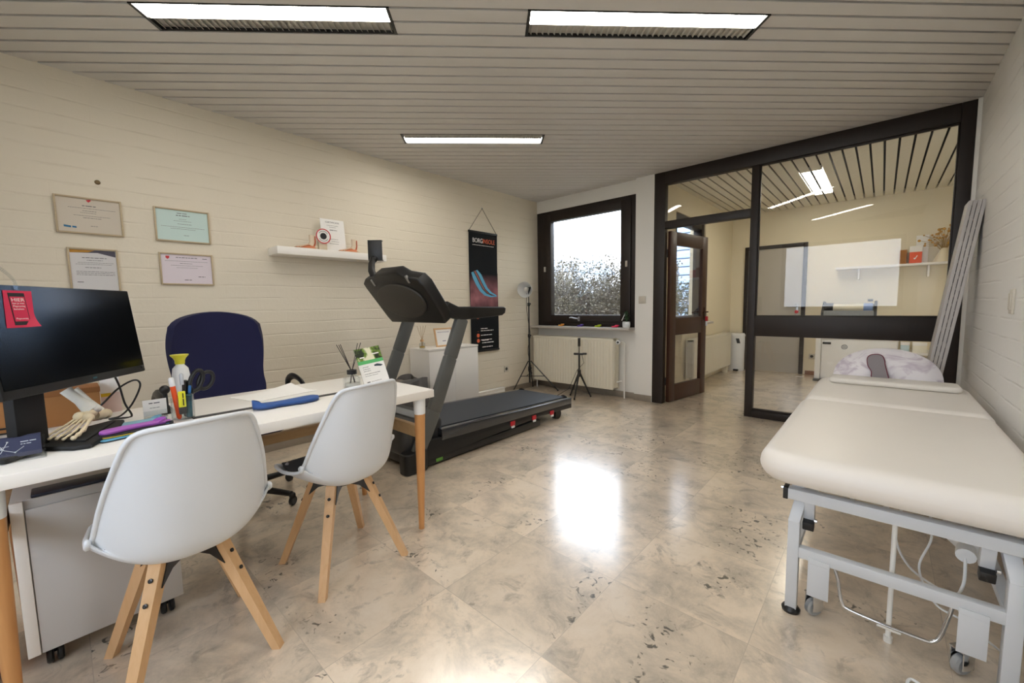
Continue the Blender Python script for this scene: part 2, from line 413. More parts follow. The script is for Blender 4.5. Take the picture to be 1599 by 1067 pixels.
# walls
tag(MB().box((-.25, -6.2, 0), (0, .25, 2.72)).build('wall_left', M['wall_left'], smooth=0), 'cream painted brick wall on the left', kind='structure')
tag(MB().box((4.15, -6.2, 0), (4.4, .04, 2.72)).build('wall_right', M['wall_right'], smooth=0), 'white painted brick wall on the right', kind='structure')
b = MB()
b.box((0, .0, 0), (1.5, .25, .845)); b.box((0, 0, 2.44), (1.5, .25, 2.72)); b.box((1.5, -.045, 0), (1.72, .25, 2.72))
tag(b.build('wall_far', M['wall_far'], smooth=0), 'pale wall around the far window with a plain pier', kind='structure')
b = MB()
for x0, x1 in ((0, 2.0), (3.96, 4.15)): b.box((x0, -6.2, 0), (x1, -6.0, 2.72))
for x0, x1 in ((2.0, 3.96),): b.box((x0, -6.2, 0), (x1, -6.0, .96)); b.box((x0, -6.2, 2.37), (x1, -6.0, 2.72))
tag(b.build('wall_near', M['wall_far'], smooth=0), 'wall behind the camera with a wide window', kind='structure')
b = MB()
b.box((1.5, .25, 0), (1.72, .62, 2.72)); b.box((1.5, 1.78, 0), (1.72, 3.2, 2.72)); b.box((1.5, .62, 0), (1.72, 1.78, .88)); b.box((1.5, .62, 2.3), (1.72, 1.78, 2.72))
tag(b.build('wall_annex_left', M['annex_wall'], smooth=0), 'side wall of the back room with a window', kind='structure')
tag(MB().box((1.5, 3.2, 0), (4.9, 3.4, 2.72)).build('wall_annex_back', M['annex_wall'], smooth=0), 'cream back wall of the glazed back room', kind='structure')
tag(MB().box((4.62, .04, 0), (4.9, 3.2, 2.72)).build('wall_annex_right', M['annex_wall'], smooth=0), 'right wall of the back room', kind='structure')

# skirtings
tag(MB().box((0, -6.0, 0), (.014, 0, .07), .003).build('baseboard_left', M['base_stone']), 'low stone skirting along the left wall', kind='structure')
b = MB(); b.box((.014, -.014, 0), (1.5, 0, .075), .003); b.box((1.5, -.059, 0), (1.715, -.045, .075), .003)
tag(b.build('baseboard_far', M['base_stone']), 'low stone skirting under the far window', kind='structure')
tag(MB().box((4.136, -6.0, 0), (4.15, -.05, .07), .003).build('baseboard_right', M['base_stone']), 'low stone skirting along the right wall', kind='structure')
tag(MB().box((2.82, 3.186, 0), (4.6, 3.2, .06), .003).build('baseboard_back', P('brown_skirting', '#8a5a3c', .5)), 'brown skirting along the back room wall', kind='structure')
tag(MB().box((4.128, -.06, 0), (4.15, -.02, 2.6)).build('trim_1', M['white_paint'], smooth=0), 'thin pale strip where the glazed partition meets the right wall', kind='structure')

# slatted ceilings
S2 = math.sqrt(.5); PITCH = .0975; V0 = -3.265; GAP = .016
def clip(poly, x0, x1, y0, y1):
    for ax, val, sg in ((0, x0, 1), (0, x1, -1), (1, y0, 1), (1, y1, -1)):
        out = []
        for i in range(len(poly)):
            a, c = poly[i - 1], poly[i]; da, dc = (a[ax] - val) * sg, (c[ax] - val) * sg
            if (da >= 0) != (dc >= 0):
                t = da / (da - dc); out.append((a[0] + (c[0] - a[0]) * t, a[1] + (c[1] - a[1]) * t))
            if dc >= 0: out.append(c)
        poly = out
        if not poly: return []
    return poly
LIGHTS = [(-5, -2.345, -1.14), (-5, -.466, .765), (10, -1.404, -.19), (-20, -1.404, -.19)]     # slat index, start and end along the slat
b = MB()
for k in range(-28, 48):
    v0, v1 = V0 + k * PITCH + GAP / 2, V0 + (k + 1) * PITCH - GAP / 2
    cuts = sorted((u0, u1) for (kk, u0, u1) in LIGHTS if kk <= k < kk + 2)
    segs = []; u = -8.
    for (u0, u1) in cuts: segs.append((u, u0)); u = u1
    segs.append((u, 8.))
    for (ua, ub) in segs:
        q = clip([((uu - vv) * S2, (uu + vv) * S2) for uu, vv in ((ua, v0), (ub, v0), (ub, v1), (ua, v1))], 0, 4.15, -6.0, -.0)
        if len(q) > 2: b.prism(q, H, H + .014)
b.box((-.05, -6.05, H + .09), (4.2, .05, H + .1), mi=1)
tag(b.build('ceiling', [M['slat'], M['void']], smooth=0), 'grey slatted ceiling running diagonally', kind='structure')
b = MB(); k = -14
while 3.018 + k * .1015 < 4.62:
    x0, x1 = 3.018 + k * .1015 + .009, 3.018 + (k + 1) * .1015 - .009
    if x1 > 1.73:
        x0 = max(x0, 1.72)
        for (ya, yb) in ([(.04, 1.13), (2.45, 3.2)] if k in (-1, 0) else [(.04, 3.2)]): b.box((x0, ya, H), (min(x1, 4.62), yb, H + .014))
    k += 1
b.box((1.7, .04, H + .06), (4.7, 3.25, H + .07), mi=1)
tag(b.build('ceiling', [M['slat2'], M['void']], smooth=0), 'cream slatted ceiling of the back room with black gaps', kind='structure')
# roof slab above both
tag(MB().box((-.25, -6.2, 2.72), (4.95, .25, 2.85)).box((1.5, .25, 2.72), (4.95, 3.4, 2.85)).build('ceiling', M['void'], smooth=0), 'roof slab over both rooms', kind='structure')

# ceiling lights
def troffer(label, k, u0, u1, flip):
    uc, vc = (u0 + u1) / 2, V0 + (k + 1) * PITCH; L, W = u1 - u0, 2 * PITCH
    t = thing('ceiling_light', label, 'ceiling light', ((uc - vc) * S2, (uc + vc) * S2, H), PI / 4 + (PI if flip else 0), 'long recessed ceiling lights')
    f = MB(); w = .008
    f.box((-L/2, -W/2, 0), (L/2, -W/2 + .005, .07)); f.box((-L/2, W/2 - .005, 0), (L/2, W/2, .07))
    f.box((-L/2, -W/2, -.001), (-L/2 + w * 2, W/2, .07)); f.box((L/2 - w * 2, -W/2, -.001), (L/2, W/2, .07)); f.box((-L/2, -W/2, .07), (L/2, W/2, .075))
    f.build('housing', M['black_metal'], t, smooth=0)
    MB().box((-L/2 + .018, -W/2 + .006, .006), (L/2 - .018, .008, .02), .002).build('lit_panel', M['tube'], t, smooth=0)
    r = MB().box((-L/2 + .018, .010, .016), (L/2 - .018, W/2 - .006, .02)); r.box((-L/2 + .018, .009, .004), (L/2 - .018, .012, .018))
    n = 38
    for i in range(n):
        x = -L/2 + .03 + (L - .06) * i / (n - 1)
        r.obox((x, (.012 + W/2 - .006) / 2, .0095), .0025, W/2 - .02, .012, (1, 0, .8), (0, 1, 0), (-.8, 0, 1))
    tag(r.build('louvre', M['alu'], t, smooth=0), 'unlit aluminium louvre')
    return t
troffer('long lit ceiling strip light at the front left of the ceiling', *LIGHTS[0], False)
troffer('long lit ceiling strip light at the front right of the ceiling', *LIGHTS[1], False)
troffer('long lit ceiling strip light farther back, above the treadmill', *LIGHTS[2], True)
troffer('long lit ceiling strip light right above the viewer, out of the picture', *LIGHTS[3], False)
t = thing('ceiling_light', 'lit double panel ceiling light seen through the glazed partition', 'ceiling light', (3.018, 1.79, H))
f = MB(); f.box((-.1, -.655, .03), (.1, .655, .05)); f.box((-.1, -.66, 0), (.1, -.655, .05)); f.box((-.1, .655, 0), (.1, .66, .05)); f.build('housing', M['white_paint'], t, smooth=0)
MB().box((-.010, -.655, -.002), (.010, .655, .03)).build('divider', M['void'], t, smooth=0)
for s in (-1, 1): MB().box((s * .05 - .041, -.65, .004), (s * .05 + .041, .65, .012), .002).build('lit_panel', M['tube2'], t, smooth=0)

# window_1 : far wall
w = struct('window_1', 'dark framed window in the far wall looking onto a bare hedge', 'window', (.745, 0, .87))
def frame(lo, hi, w, y0, y1, bev=.004, ax='xz', wt=None, wb=None):   # four members of a rectangular frame
    (a0, z0), (a1, z1) = lo, hi; b = MB(); wt = wt or w; wb = wb or w
    def bx(p, q):
        if ax == 'xz': b.box((p[0], y0, p[1]), (q[0], y1, q[1]), bev)
        else: b.box((y0, p[0], p[1]), (y1, q[0], q[1]), bev)
    bx((a0, z0), (a0 + w, z1)); bx((a1 - w, z0), (a1, z1)); bx((a0 + w, z0), (a1 - w, z0 + wb)); bx((a0 + w, z1 - wt), (a1 - w, z1))
    return b
frame((.002, .872), (1.495, 2.44), .125, .0, .10).build('outer_frame', M['dark_wood'], w, world=True)
frame((.115, .93), (1.425, 2.40), .13, -.018, .07, wt=.105, wb=.09).build('sash', M['dark_wood'], w, world=True)
MB().box((.24, .03, 1.01), (1.30, .036, 2.30)).build('pane', M['glass_win'], w, world=True, smooth=0)
hd = MB(); hd.cyl((.70, -.018, .972), (.70, -.05, .972), .011); hd.tube(spline([(.70, -.05, .972), (.66, -.056, .974), (.60, -.05, .985), (.575, -.05, .982)]), [.009] * 8 + [.010] * 8 + [.008] * 9, 10); hd.box((.685, -.022, .94), (.715, -.017, 1.0), .003)
tag(hd.build('handle', M['steel'], w, world=True), 'silver lever handle')
for x, z in ((.147, 1.655), (1.375, 1.638)): tag(MB().box((x - .014, -.03, z - .035), (x + .014, -.016, z + .035), .004).build('hinge_cap', P('grey_cap', '#b9b2a8', .5), w, world=True), 'small pale plastic cap')
MB().box((-.0, -.2, .845), (1.5, .005, .872), .004).build('sill', M['sill'], w, world=True)

# window_4 : behind the camera
w = struct('window_4', 'wide window behind the camera', 'window', (2.98, -6.1, .96))
b = frame((2.0, .96), (3.96, 2.37), .07, -6.14, -6.05); b.build('frame', M['dark_wood'], w, world=True)
MB().box((2.06, -6.10, 1.02), (3.9, -6.094, 2.31)).build('pane', M['glass_win'], w, world=True, smooth=0)

# window_3 : side wall of the back room
w = struct('window_3', 'dark framed window in the side wall of the back room', 'window', (1.6, 1.2, .88))
frame((.62, .88), (1.78, 2.30), .10, 1.58, 1.70, ax='yz').build('frame', M['dark_wood'], w, world=True)
MB().box((1.63, .71, .97), (1.636, 1.69, 2.21)).build('pane', M['glass_win'], w, world=True, smooth=0)
MB().box((1.60, .62, .85), (1.86, 1.78, .88), .004).build('sill', M['sill'], w, world=True)

# window_2 : the glazed partition
w = struct('window_2', 'dark brown glazed partition between the two rooms', 'glazed partition', (2.93, 0, 0))
Y0, Y1 = -.045, .04
for nm, lo, hi in (('post', (1.718, Y0, 0), (1.842, Y1, 2.6)), ('post', (2.685, Y0, 0), (2.752, Y1, 2.465)), ('post', (4.05, Y0, 0), (4.128, Y1, 2.6)),
                   ('top_rail', (1.842, Y0, 2.465), (4.05, Y1, 2.6)), ('transom', (1.842, Y0, 1.985), (2.685, Y1, 2.065)),
                   ('middle_rail', (2.752, Y0, .82), (4.05, Y1, 1.014)), ('bottom_rail', (2.752, Y0, 0), (4.05, Y1, .07))):
    MB().box(lo, hi, .004).build(nm, M['dark_wood'], w, world=True)
b = MB()    # glazing beads
for lo, hi in (((2.752, -.03, 1.014), (2.762, .0, 2.465)), ((4.04, -.03, 1.014), (4.05, 0, 2.465)), ((2.752, -.03, .07), (4.05, .0, .09)), ((2.752, -.03, 2.45), (4.05, 0, 2.465)), ((2.762, -.03, 1.014), (4.04, 0, 1.024))): b.box(lo, hi, .002)
b.build('glazing_bead', M['dark_wood'], w, world=True)
for lo, hi in (((1.83, 0, 2.055), (2.70, .006, 2.475)), ((2.745, 0, 1.005), (4.06, .006, 2.475)), ((2.745, 0, .06), (4.06, .006, .83))):
    MB().box(lo, hi).build('pane', M['glass'], w, world=True, smooth=0)

# door_1 : open leaf in the partition
d = struct('door_1', 'brown half glazed door standing open into the back room', 'door', (1.846, .045, 0)); d.rotation_euler = (0, 0, math.radians(80))
DW, DT, DH = .83, .042, 1.965
b = MB()
for lo, hi in (((0, .008), (.12, DH)), ((DW - .12, .008), (DW, DH)), ((.12, .008), (DW - .12, .20)), ((.12, .785), (DW - .12, .985)), ((.12, DH - .15), (DW - .12, DH))):
    b.box((lo[0], -DT, lo[1]), (hi[0], 0, hi[1]), .003)
b.build('leaf', M['door_wood'], d)
for z0, z1 in ((.19, .795), (.975, DH - .14)): MB().box((.11, -DT / 2 - .003, z0), (DW - .11, -DT / 2 + .003, z1)).build('pane', M['glass'], d, smooth=0)
h = MB()
for s, y in ((-1, -DT), (1, 0)):
    h.box((DW - .075, min(y, y + s * .006), .94), (DW - .035, max(y, y + s * .006), 1.10), .003)
    h.tube(spline([(DW - .055, y, 1.04), (DW - .055, y + s * .045, 1.04), (DW - .10, y + s * .05, 1.04), (DW - .17, y + s * .05, 1.035)]), .009, 10)
h.build('handle', P('dark_bronze', '#3a2018', .35, metal=.7), d)
for z in (.25, 1.72): MB().cyl((-.004, .004, z - .045), (-.004, .004, z + .045), .008, n=12).build('hinge', M['black_metal'], d)

# door_2 : grey door in the back wall
d = struct('door_2', 'pale grey door with a dark frame in the back wall', 'door', (2.36, 3.2, 0))
b = MB(); b.box((1.93, 3.17, 0), (1.985, 3.23, 2.06), .003); b.box((2.735, 3.17, 0), (2.79, 3.23, 2.06), .003); b.box((1.985, 3.17, 2.005), (2.735, 3.23, 2.06), .003)
b.build('door_frame', M['dark_wood'], d, world=True)
MB().box((1.985, 3.185, .006), (2.735, 3.205, 2.005), .002).build('leaf', P('grey_door', '#b3aea4', .45), d, world=True)
h = MB(); h.box((2.655, 3.178, .93), (2.70, 3.186, 1.11), .003); h.tube(spline([(2.68, 3.18, 1.07), (2.68, 3.14, 1.07), (2.64, 3.135, 1.07), (2.56, 3.135, 1.07)]), .01, 10)
h.build('handle', M['steel'], d, world=True)
l = MB(); l.lathe([(0, 0), (.026, 0), (.026, .012), (.018, .016), (0, .016)], (2.68, 3.178, .985), axis=(0, -1, 0)); lk = l.build('lock_rosette', M['red'], d, world=True)

# outdoors
tag(MB().box((-30, -30, -.3), (30, 40, -.12)).build('ground', M['clay'], smooth=0), 'pale ground outside the windows', kind='structure')
def hedge(name, label, x0, x1, y0, y1, h, n, leaves, seed, leafmat, cat='hedge'):
    R = random.Random(seed); t = thing(name, label, cat, ((x0 + x1) / 2, (y0 + y1) / 2, -.12))
    b = MB(); lf = MB()
    bm = b.bm
    def twig(p, q, r0, r1):
        d = (q - p).normalized(); a = d.cross(V((.3, .5, .8))).normalized(); c = d.cross(a); vs = []
        for (pt, r) in ((p, r0), (q, r1)):
            for k in range(3): vs.append(bm.verts.new(pt + (a * math.cos(k * 2.094) + c * math.sin(k * 2.094)) * r))
        for k in range(3): bm.faces.new((vs[k], vs[(k + 1) % 3], vs[3 + (k + 1) % 3], vs[3 + k]))
    def grow(p, d, L, r, lvl):
        q = p + d * L
        top = h + .05 * math.sin(q.x * 6.1) + .03 * math.sin(q.x * 17.)
        if q.z > top: q.z = top - R.uniform(0, .12)
        q.x = min(max(q.x, x0 - .25), x1 + .12)
        q.y = min(max(q.y, y0 - .3), y1 + .3)
        twig(p, q, r, r * .65)
        if lvl == 0:
            for _ in range(leaves):
                c = q + V((R.gauss(0, .035), R.gauss(0, .035), R.gauss(0, .035))); u = V((R.gauss(0, 1), R.gauss(0, 1), R.gauss(0, 1))).normalized(); w_ = u.orthogonal().normalized(); s = R.uniform(.008, .017)
                vs = [lf.bm.verts.new(c + u * s * 1.6), lf.bm.verts.new(c + w_ * s), lf.bm.verts.new(c - u * s * 1.6), lf.bm.verts.new(c - w_ * s)]; lf.bm.faces.new(vs)
            return
        for _ in range(3 if lvl > 1 else 4):
            nd = (d + V((R.gauss(0, .55), R.gauss(0, .5), R.gauss(.05, .4)))).normalized()
            grow(p + (q - p) * R.uniform(.45, 1), nd, L * R.uniform(.55, .85), r * .6, lvl - 1)
    for i in range(n):
        x = x0 + (x1 - x0) * (i + R.random()) / n; y = R.uniform(y0, y1)
        grow(V((x, y, -.12)), V((R.gauss(0, .15), R.gauss(0, .1), 1)).normalized(), h * R.uniform(.34, .52), .019, 4)
    b.build('twigs', M['hedge'], t, smooth=0, world=True)
    lf.build('leaves', leafmat, t, smooth=0, world=True)
hedge('hedge', 'bare twiggy clipped hedge right outside the far window', -1.9, .9, 1.75, 2.35, 1.97, 70, 2, 3, M['leaf'])
hedge('hedge', 'dark leafy hedge outside the side window of the back room', -.9, 1.0, 4.2, 4.8, 1.62, 16, 7, 5, M['leaf_dark'])
# small low green shrubs on the left behind the bare hedge
hedge('shrub', 'small light green shrub behind the bare hedge', -3.6, -2.2, 4.4, 4.9, .95, 6, 6, 9, P('fresh_leaf', '#a8b968', .8), 'shrub')
def house(name, label, lo, hi, roof, colr, ov=.3):
    t = thing(name, label, 'house', ((lo[0] + hi[0]) / 2, (lo[1] + hi[1]) / 2, -.12))
    b = MB(); n = int((hi[2] - lo[2]) / .22)
    for i in range(n):
        z = lo[2] + (hi[2] - lo[2]) * i / n
        b.box((lo[0], lo[1] + .015, z), (hi[0], hi[1], z + .2)); b.box((lo[0], lo[1], z + .02), (hi[0], lo[1] + .03, z + .2))
    b.build('siding', P(name + '_siding', colr, .6), t, smooth=0, world=True)
    MB().prism([(lo[1] - ov, hi[2]), (hi[1] + ov, hi[2]), ((lo[1] + hi[1]) / 2, hi[2] + roof)], lo[0] - ov, hi[0] + ov, X=(0, 1, 0), Y=(0, 0, 1), Z=(1, 0, 0)).build('roof', P(name + '_roof', '#bccfe6', .6), t, smooth=0, world=True)
    return t
house('house', 'pale blue house beyond the bare hedge', (-13, 12, -.12), (-7.6, 16, 2.75), .9, '#e3eaf2')
house('house', 'blue clapboard house seen through the open glazed door', (-1.6, 7, -.12), (1.4, 10, 4.2), 1., '#a9c3e6')
t = thing('bare_tree', 'slender bare tree far behind the bare hedge', 'tree', (-4.6, 7.2, -.12))
b = MB(); R = random.Random(4)
def branch(p, d, L, r, lvl):
    q = p + d * L; b.tube([p, (p + q) / 2 + V((R.gauss(0, .03),) * 3), q], [r, r * .8, r * .6], 5)
    if lvl:
        for _ in range(4): branch(p + (q - p) * R.uniform(.4, 1), (d + V((R.gauss(0, .5), R.gauss(0, .5), R.gauss(.1, .3)))).normalized(), L * R.uniform(.45, .7), r * .5, lvl - 1)
branch(V((-4.6, 7.2, -.12)), V((0, 0, 1)), 2.6, .045, 4)
b.build('trunk_and_branches', P('bare_bark', '#a79c90', .9), t, world=True)

# ================================================================== ON THE LEFT WALL
X_, Y_, Z_ = V((1, 0, 0)), V((0, 1, 0)), V((0, 0, 1))
def certificate(label, y0, y1, z0, z1, paper, deco, rows, seed):
    t = thing('framed_certificate', label, 'certificate', (.0, (y0 + y1) / 2, (z0 + z1) / 2), 0, 'framed certificates on the left wall')
    w, h = y1 - y0, z1 - z0; fw = .010
    b = MB()
    for lo, hi in (((0, -w/2, -h/2), (.018, -w/2 + fw, h/2)), ((0, w/2 - fw, -h/2), (.018, w/2, h/2)), ((0, -w/2 + fw, -h/2), (.018, w/2 - fw, -h/2 + fw)), ((0, -w/2 + fw, h/2 - fw), (.018, w/2 - fw, h/2))): b.box(lo, hi, .002)
    b.build('frame', M['frame_oak'], t)
    s = MB().box((.002, -w/2 + fw, -h/2 + fw), (.008, w/2 - fw, h/2 - fw)).build('sheet', paper, t, smooth=0)
    MB().lines((.0082, 0, 0), Y_, Z_, rows, seed=seed).build('print', M['ink'], s, smooth=0)
    for nm, b, m in deco: b.build(nm, m, s, smooth=0)
    return t
M['mint'] = P('mint_paper', '#c6dcd8', .6); M['lilac'] = P('lilac_paper', '#dcd2da', .6); M['greyp'] = P('cool_paper', '#d3d1d2', .6); M['beigep'] = P('beige_paper', '#cfc5b6', .6)
redm = P('emblem_red', '#c8353c', .6)
d = [('emblem', MB().prism([(-.012, .095), (.0, .082), (.012, .095), (.006, .1)], .0082, .0088, X=Y_, Y=Z_, Z=X_), redm),
     ('logo', MB().prism([(-.115, -.075), (-.085, -.078), (-.085, -.067), (-.115, -.063)], .0082, .0088, X=Y_, Y=Z_, Z=X_).prism([(-.08, -.077), (-.062, -.078), (-.062, -.068), (-.08, -.067)], .0082, .0088, X=Y_, Y=Z_, Z=X_), P('logo_blue', '#1f6a94', .6))]
certificate('beige certificate in thin oak frame, upper left of the four, with a blue logo', -4.607, -4.312, 1.645, 1.867, M['beigep'], d,
            [(-.03, .03, .06, .007), (-.09, .12, .045, .003), (-.03, .03, .03, .004), (-.04, .03, .018, .003), (-.07, .09, .0, .003), (-.03, .05, -.012, .004), (.0, .03, -.06, .004)], 1)
certificate('pale mint green certificate in oak frame, upper right of the four', -4.156, -3.849, 1.642, 1.869, M['mint'], [],
            [(-.03, .03, .085, .006), (-.035, .04, .07, .008), (-.02, .02, .045, .003), (-.05, .05, .032, .003), (-.03, .05, .012, .004), (-.12, .12, -.01, .003), (-.07, .07, -.022, .003), (.0, .03, -.065, .004)], 2)
d = [('banner_corner', MB().prism([(-.1, .137), (.1, .137), (.1, .1), (.02, .122), (-.1, .118)], .0082, .0086, X=Y_, Y=Z_, Z=X_), P('slate_print', '#4c4a58', .6)),
     ('accent', MB().prism([(-.1, .137), (.01, .137), (-.02, .124), (-.1, .118)], .0082, .0088, X=Y_, Y=Z_, Z=X_), P('ochre_print', '#c08a2e', .6))]
certificate('upright certificate with ochre and slate header, half hidden behind the monitor', -4.575, -4.351, 1.262, 1.559, M['greyp'], d,
            [(-.05, .06, .09, .006), (-.03, .04, .075, .004), (-.07, .09, .06, .003), (-.08, .08, .05, .003), (-.04, .03, .03, .005), (-.08, .09, .005, .004), (-.08, .09, -.005, .004), (-.08, .09, -.015, .004), (-.08, -.05, -.06, .006)], 3)
d = [('shield', MB().prism([(-.115, .088), (-.095, .088), (-.095, .076), (-.105, .066), (-.115, .076)], .0082, .0088, X=Y_, Y=Z_, Z=X_), redm)]
certificate('pale lilac certificate in oak frame, lower right, with a small red shield', -4.150, -3.848, 1.345, 1.565, M['lilac'], d,
            [(-.06, .06, .08, .007), (.09, .12, .078, .007), (-.12, .12, .055, .003), (-.04, .03, .04, .004), (-.09, .09, .025, .003), (-.06, .06, .01, .003), (-.02, .02, -.075, .007), (.06, .1, -.05, .007)], 4)
b = MB(); b.lathe([(0, .0), (.014, 0), (.013, .004), (.008, .008), (0, .008)], (0, -4.41, 1.972), axis=X_)
tag(b.build('wall_hook', P('brass_hook', '#7c6a4c', .4, metal=.6)), 'small round metal hook on the cream brick wall above the certificates', 'hook')

t = thing('wall_shelf', 'white floating wall shelf holding foot models', 'shelf', (0, -2.97, 1.585))
MB().box((0, -3.47, 1.592), (.2, -2.53, 1.652), .003).build('board', M['white'], t, world=True)
SZ = 1.652
def foot_model(label, y, x, s, flip):
    t = thing('foot_model', label, 'anatomical model', (x, y, SZ), 0 if not flip else 0, 'anatomical foot models on the wall shelf')
    sg = -1
    b = MB(); b.box((-.045, -.12, 0), (.045, .05, .006), .002); b.build('base_plate', P('model_base', '#c9bca4', .5), t)
    b = MB(); b.grid(lambda u, v: V(((v - .5) * .07 * (.55 + .6 * math.sin(PI * min(1, u * .9 + .1))), -.115 + .15 * u, .007 + (.012 + .045 * u * u) * math.sin(PI * v))), 14, 10)
    b.build('sole_muscle', P('muscle_orange', '#d07c52', .5), t)
    b = MB(); b.tube([(0, .0, .03), (0, .012, .06), (0, .014, .118)], [.026, .021, .024], 14, flat=.8); b.ball((0, .035, .022), .02, sc=(1, 1.2, 1)); b.build('ankle', P('model_flesh', '#d9c7ae', .5), t)
    for k in range(5): 
        q = MB(); xx = -.028 + .014 * k; q.tube([(xx * .6, -.02, .04), (xx, -.07, .024), (xx * 1.1, -.118 + abs(k - 1) * .006, .012)], [.006, .005, .006], 8); q.build('toe', P('tendon', '#d8b596', .5), t)
    MB().tube([(.012, .026, .02), (.014, .034, .06), (.012, .034, .11)], [.006, .005, .005], 8).build('tendon', P('model_red', '#b5532f', .5), t)
foot_model('orange and beige foot model at the left end of the wall shelf', -3.19, .13, 1, False)
foot_model('orange and beige foot model to the right of the shelf certificate', -2.83, .14, 1, True)
t = thing('round_badge_stand', 'round white badge with red rim standing on a beige block on the shelf', 'badge', (.13, -3.085, SZ))
MB().box((-.03, -.035, 0), (.0, .035, .11), .004).build('block', P('beige_block', '#cfc0a8', .6), t)
q = MB(); q.lathe([(0, 0), (.062, 0), (.062, .008), (0, .008)], (.005, 0, .12), axis=X_, n=36); q.build('disc', M['paper'], t)
q = MB(); q.lathe([(.054, .008), (.062, .008), (.062, .0105), (.054, .0105)], (.005, 0, .12), axis=X_, n=36); q.build('rim', redm, t)
q = MB(); q.lathe([(0, .008), (.027, .008), (.027, .0095), (0, .0095)], (.005, 0, .12), axis=X_, n=30)
for k in range(14):
    a = math.radians(35 + 110 * k / 13)
    for sgn in (1, -1): q.obox((.0135, .041 * math.cos(a) * sgn, .12 + .041 * math.sin(a) * sgn), .003, .006, .0008, (0, -math.sin(a), math.cos(a)), (0, math.cos(a), math.sin(a)), X_)
q.build('print', M['ink_dark'], t, smooth=0)
t = thing('paper_certificate', 'unframed white certificate leaning on the wall at the back of the shelf', 'certificate', (.03, -2.96, SZ))
LX = V((-.12, 0, 1)).normalized()
MB().obox(V((.03, 0, .145)), .21, .29, .0015, Y_, LX, Y_.cross(LX)).build('sheet', M['paper'], t, smooth=0)
q = MB(); oo = V((.03, 0, .145)) + Y_.cross(LX) * .0012
q.text('CERTIFICATE', .018, oo + LX * .112 - Y_ * .0, Y_, LX, align='CENTER', width=.12)
q.lines(oo, Y_, LX, [(-.05, .05, .09, .004), (-.03, .03, .075, .004), (-.03, .035, .05, .009), (-.03, .04, -.03, .004), (-.02, .045, -.05, .004), (-.04, .04, -.07, .004)], seed=8); q.build('print', M['ink'], t, smooth=0)
q = MB(); q.ball((0, 0, .011), .011, sc=(1.2, 1, 1)); q.ball((-.004, .012, .009), .009)
tag(q.build('pebble', P('tan_pebble', '#c69a6c', .6), loc=(.14, -2.64, SZ)), 'small tan pebble at the right end of the shelf', 'ornament')

# banner
t = thing('wall_banner', 'tall black hanging banner with a glowing blue insole picture', 'banner', (0, -1.08, 1.32))
YB0, YB1, ZB0, ZB1 = -1.321, -.842, .605, 2.05; YC = (YB0 + YB1) / 2
MB().grid(lambda u, v: V((.012 + .004 * math.sin(v * 7), YB0 + (YB1 - YB0) * u, ZB0 + (ZB1 - ZB0) * v)), 4, 24, th=.002).build('cloth', P('banner_black', '#090b0e', .75, spec=.25), t, world=True)
for z in (ZB0, ZB1): MB().box((.008, YB0 - .004, z - .012), (.022, YB1 + .004, z + .012), .004).build('clamp_bar', M['black'], t, world=True)
q = MB(); q.tube([(.014, YB0 + .01, ZB1 + .01), (.006, YC, 2.342), (.014, YB1 - .01, ZB1 + .01)], .003, 6); q.build('cord', P('cord_grey', '#55524e', .8), t, world=True)
q = MB(); q.ball((.006, YC, 2.345), .008); q.build('nail', M['steel'], t, world=True)
q = MB(); q.text('BORG', .075, (.0175, YB0 + .055, 1.925), Y_, Z_, width=.165); q.lines((.0175, YB0 + .055, 1.895), Y_, Z_, [(0, .36, 0, .008)], seed=3)
q.lines((.0175, YB0, 0), Y_, Z_, [(.17, .40, 1.055, .016), (.18, .29, .735, .016), (.18, .38, .705, .016), (.18, .36, .652, .016)], seed=5)
q.lines((.0175, YB0, 0), Y_, Z_, [(.16, .28, .882, .014), (.16, .38, .855, .014), (.16, .36, .80, .014), (.16, .35, .742 + .0, .014)], seed=6); q.build('lettering', M['paper'], t, world=True, smooth=0)
q = MB(); q.text('INSOLE', .075, (.0175, YB0 + .225, 1.925), Y_, Z_, width=.205)
for z in (.99, .87, .80, .735): q.lathe([(0, 0), (.024, 0), (.024, .0012), (0, .0012)], (.0165, YB0 + .115, z), axis=X_, n=20)
q.build('orange_print', P('banner_orange', '#e2683f', .5), t, world=True, smooth=0)
MB().box((.016, YB0 + .085, 1.03), (.0186, YB0 + .145, 1.085)).build('square_icon', P('icon_pink', '#e9b7ae', .6), t, world=True, smooth=0)
def strip(pts, w, x):     # ribbon-like outline around a centre line
    L_ = [(p[0] - w_ / 2 * 1.0, p[1] - w_ / 2 * .35) for p, w_ in zip(pts, w)]; R_ = [(p[0] + w_ / 2, p[1] + w_ / 2 * .35) for p, w_ in zip(pts, w)]
    return L_ + R_[::-1]
c = [(.075, 1.58), (.12, 1.52), (.17, 1.44), (.225, 1.365), (.30, 1.31), (.39, 1.285), (.45, 1.28)]
MB().prism([(YB0 + a, z) for a, z in strip(c, [.10, .14, .14, .13, .12, .09, .02], 0)], .0165, .0178, X=Y_, Y=Z_, Z=X_).build('insole_picture', P('insole_blue', '#5aa9cf', .5), t, world=True, smooth=0)
for off, colr in ((-.016, '#1a1d24'), (.004, '#b4553a'), (.02, '#1f2c3a')):
    MB().prism([(YB0 + a + off, z + .004) for a, z in strip(c[:-1], [.014] * 6, 0)], .0178, .0186, X=Y_, Y=Z_, Z=X_).build('insole_stripe', P('stripe', colr, .5), t, world=True, smooth=0)
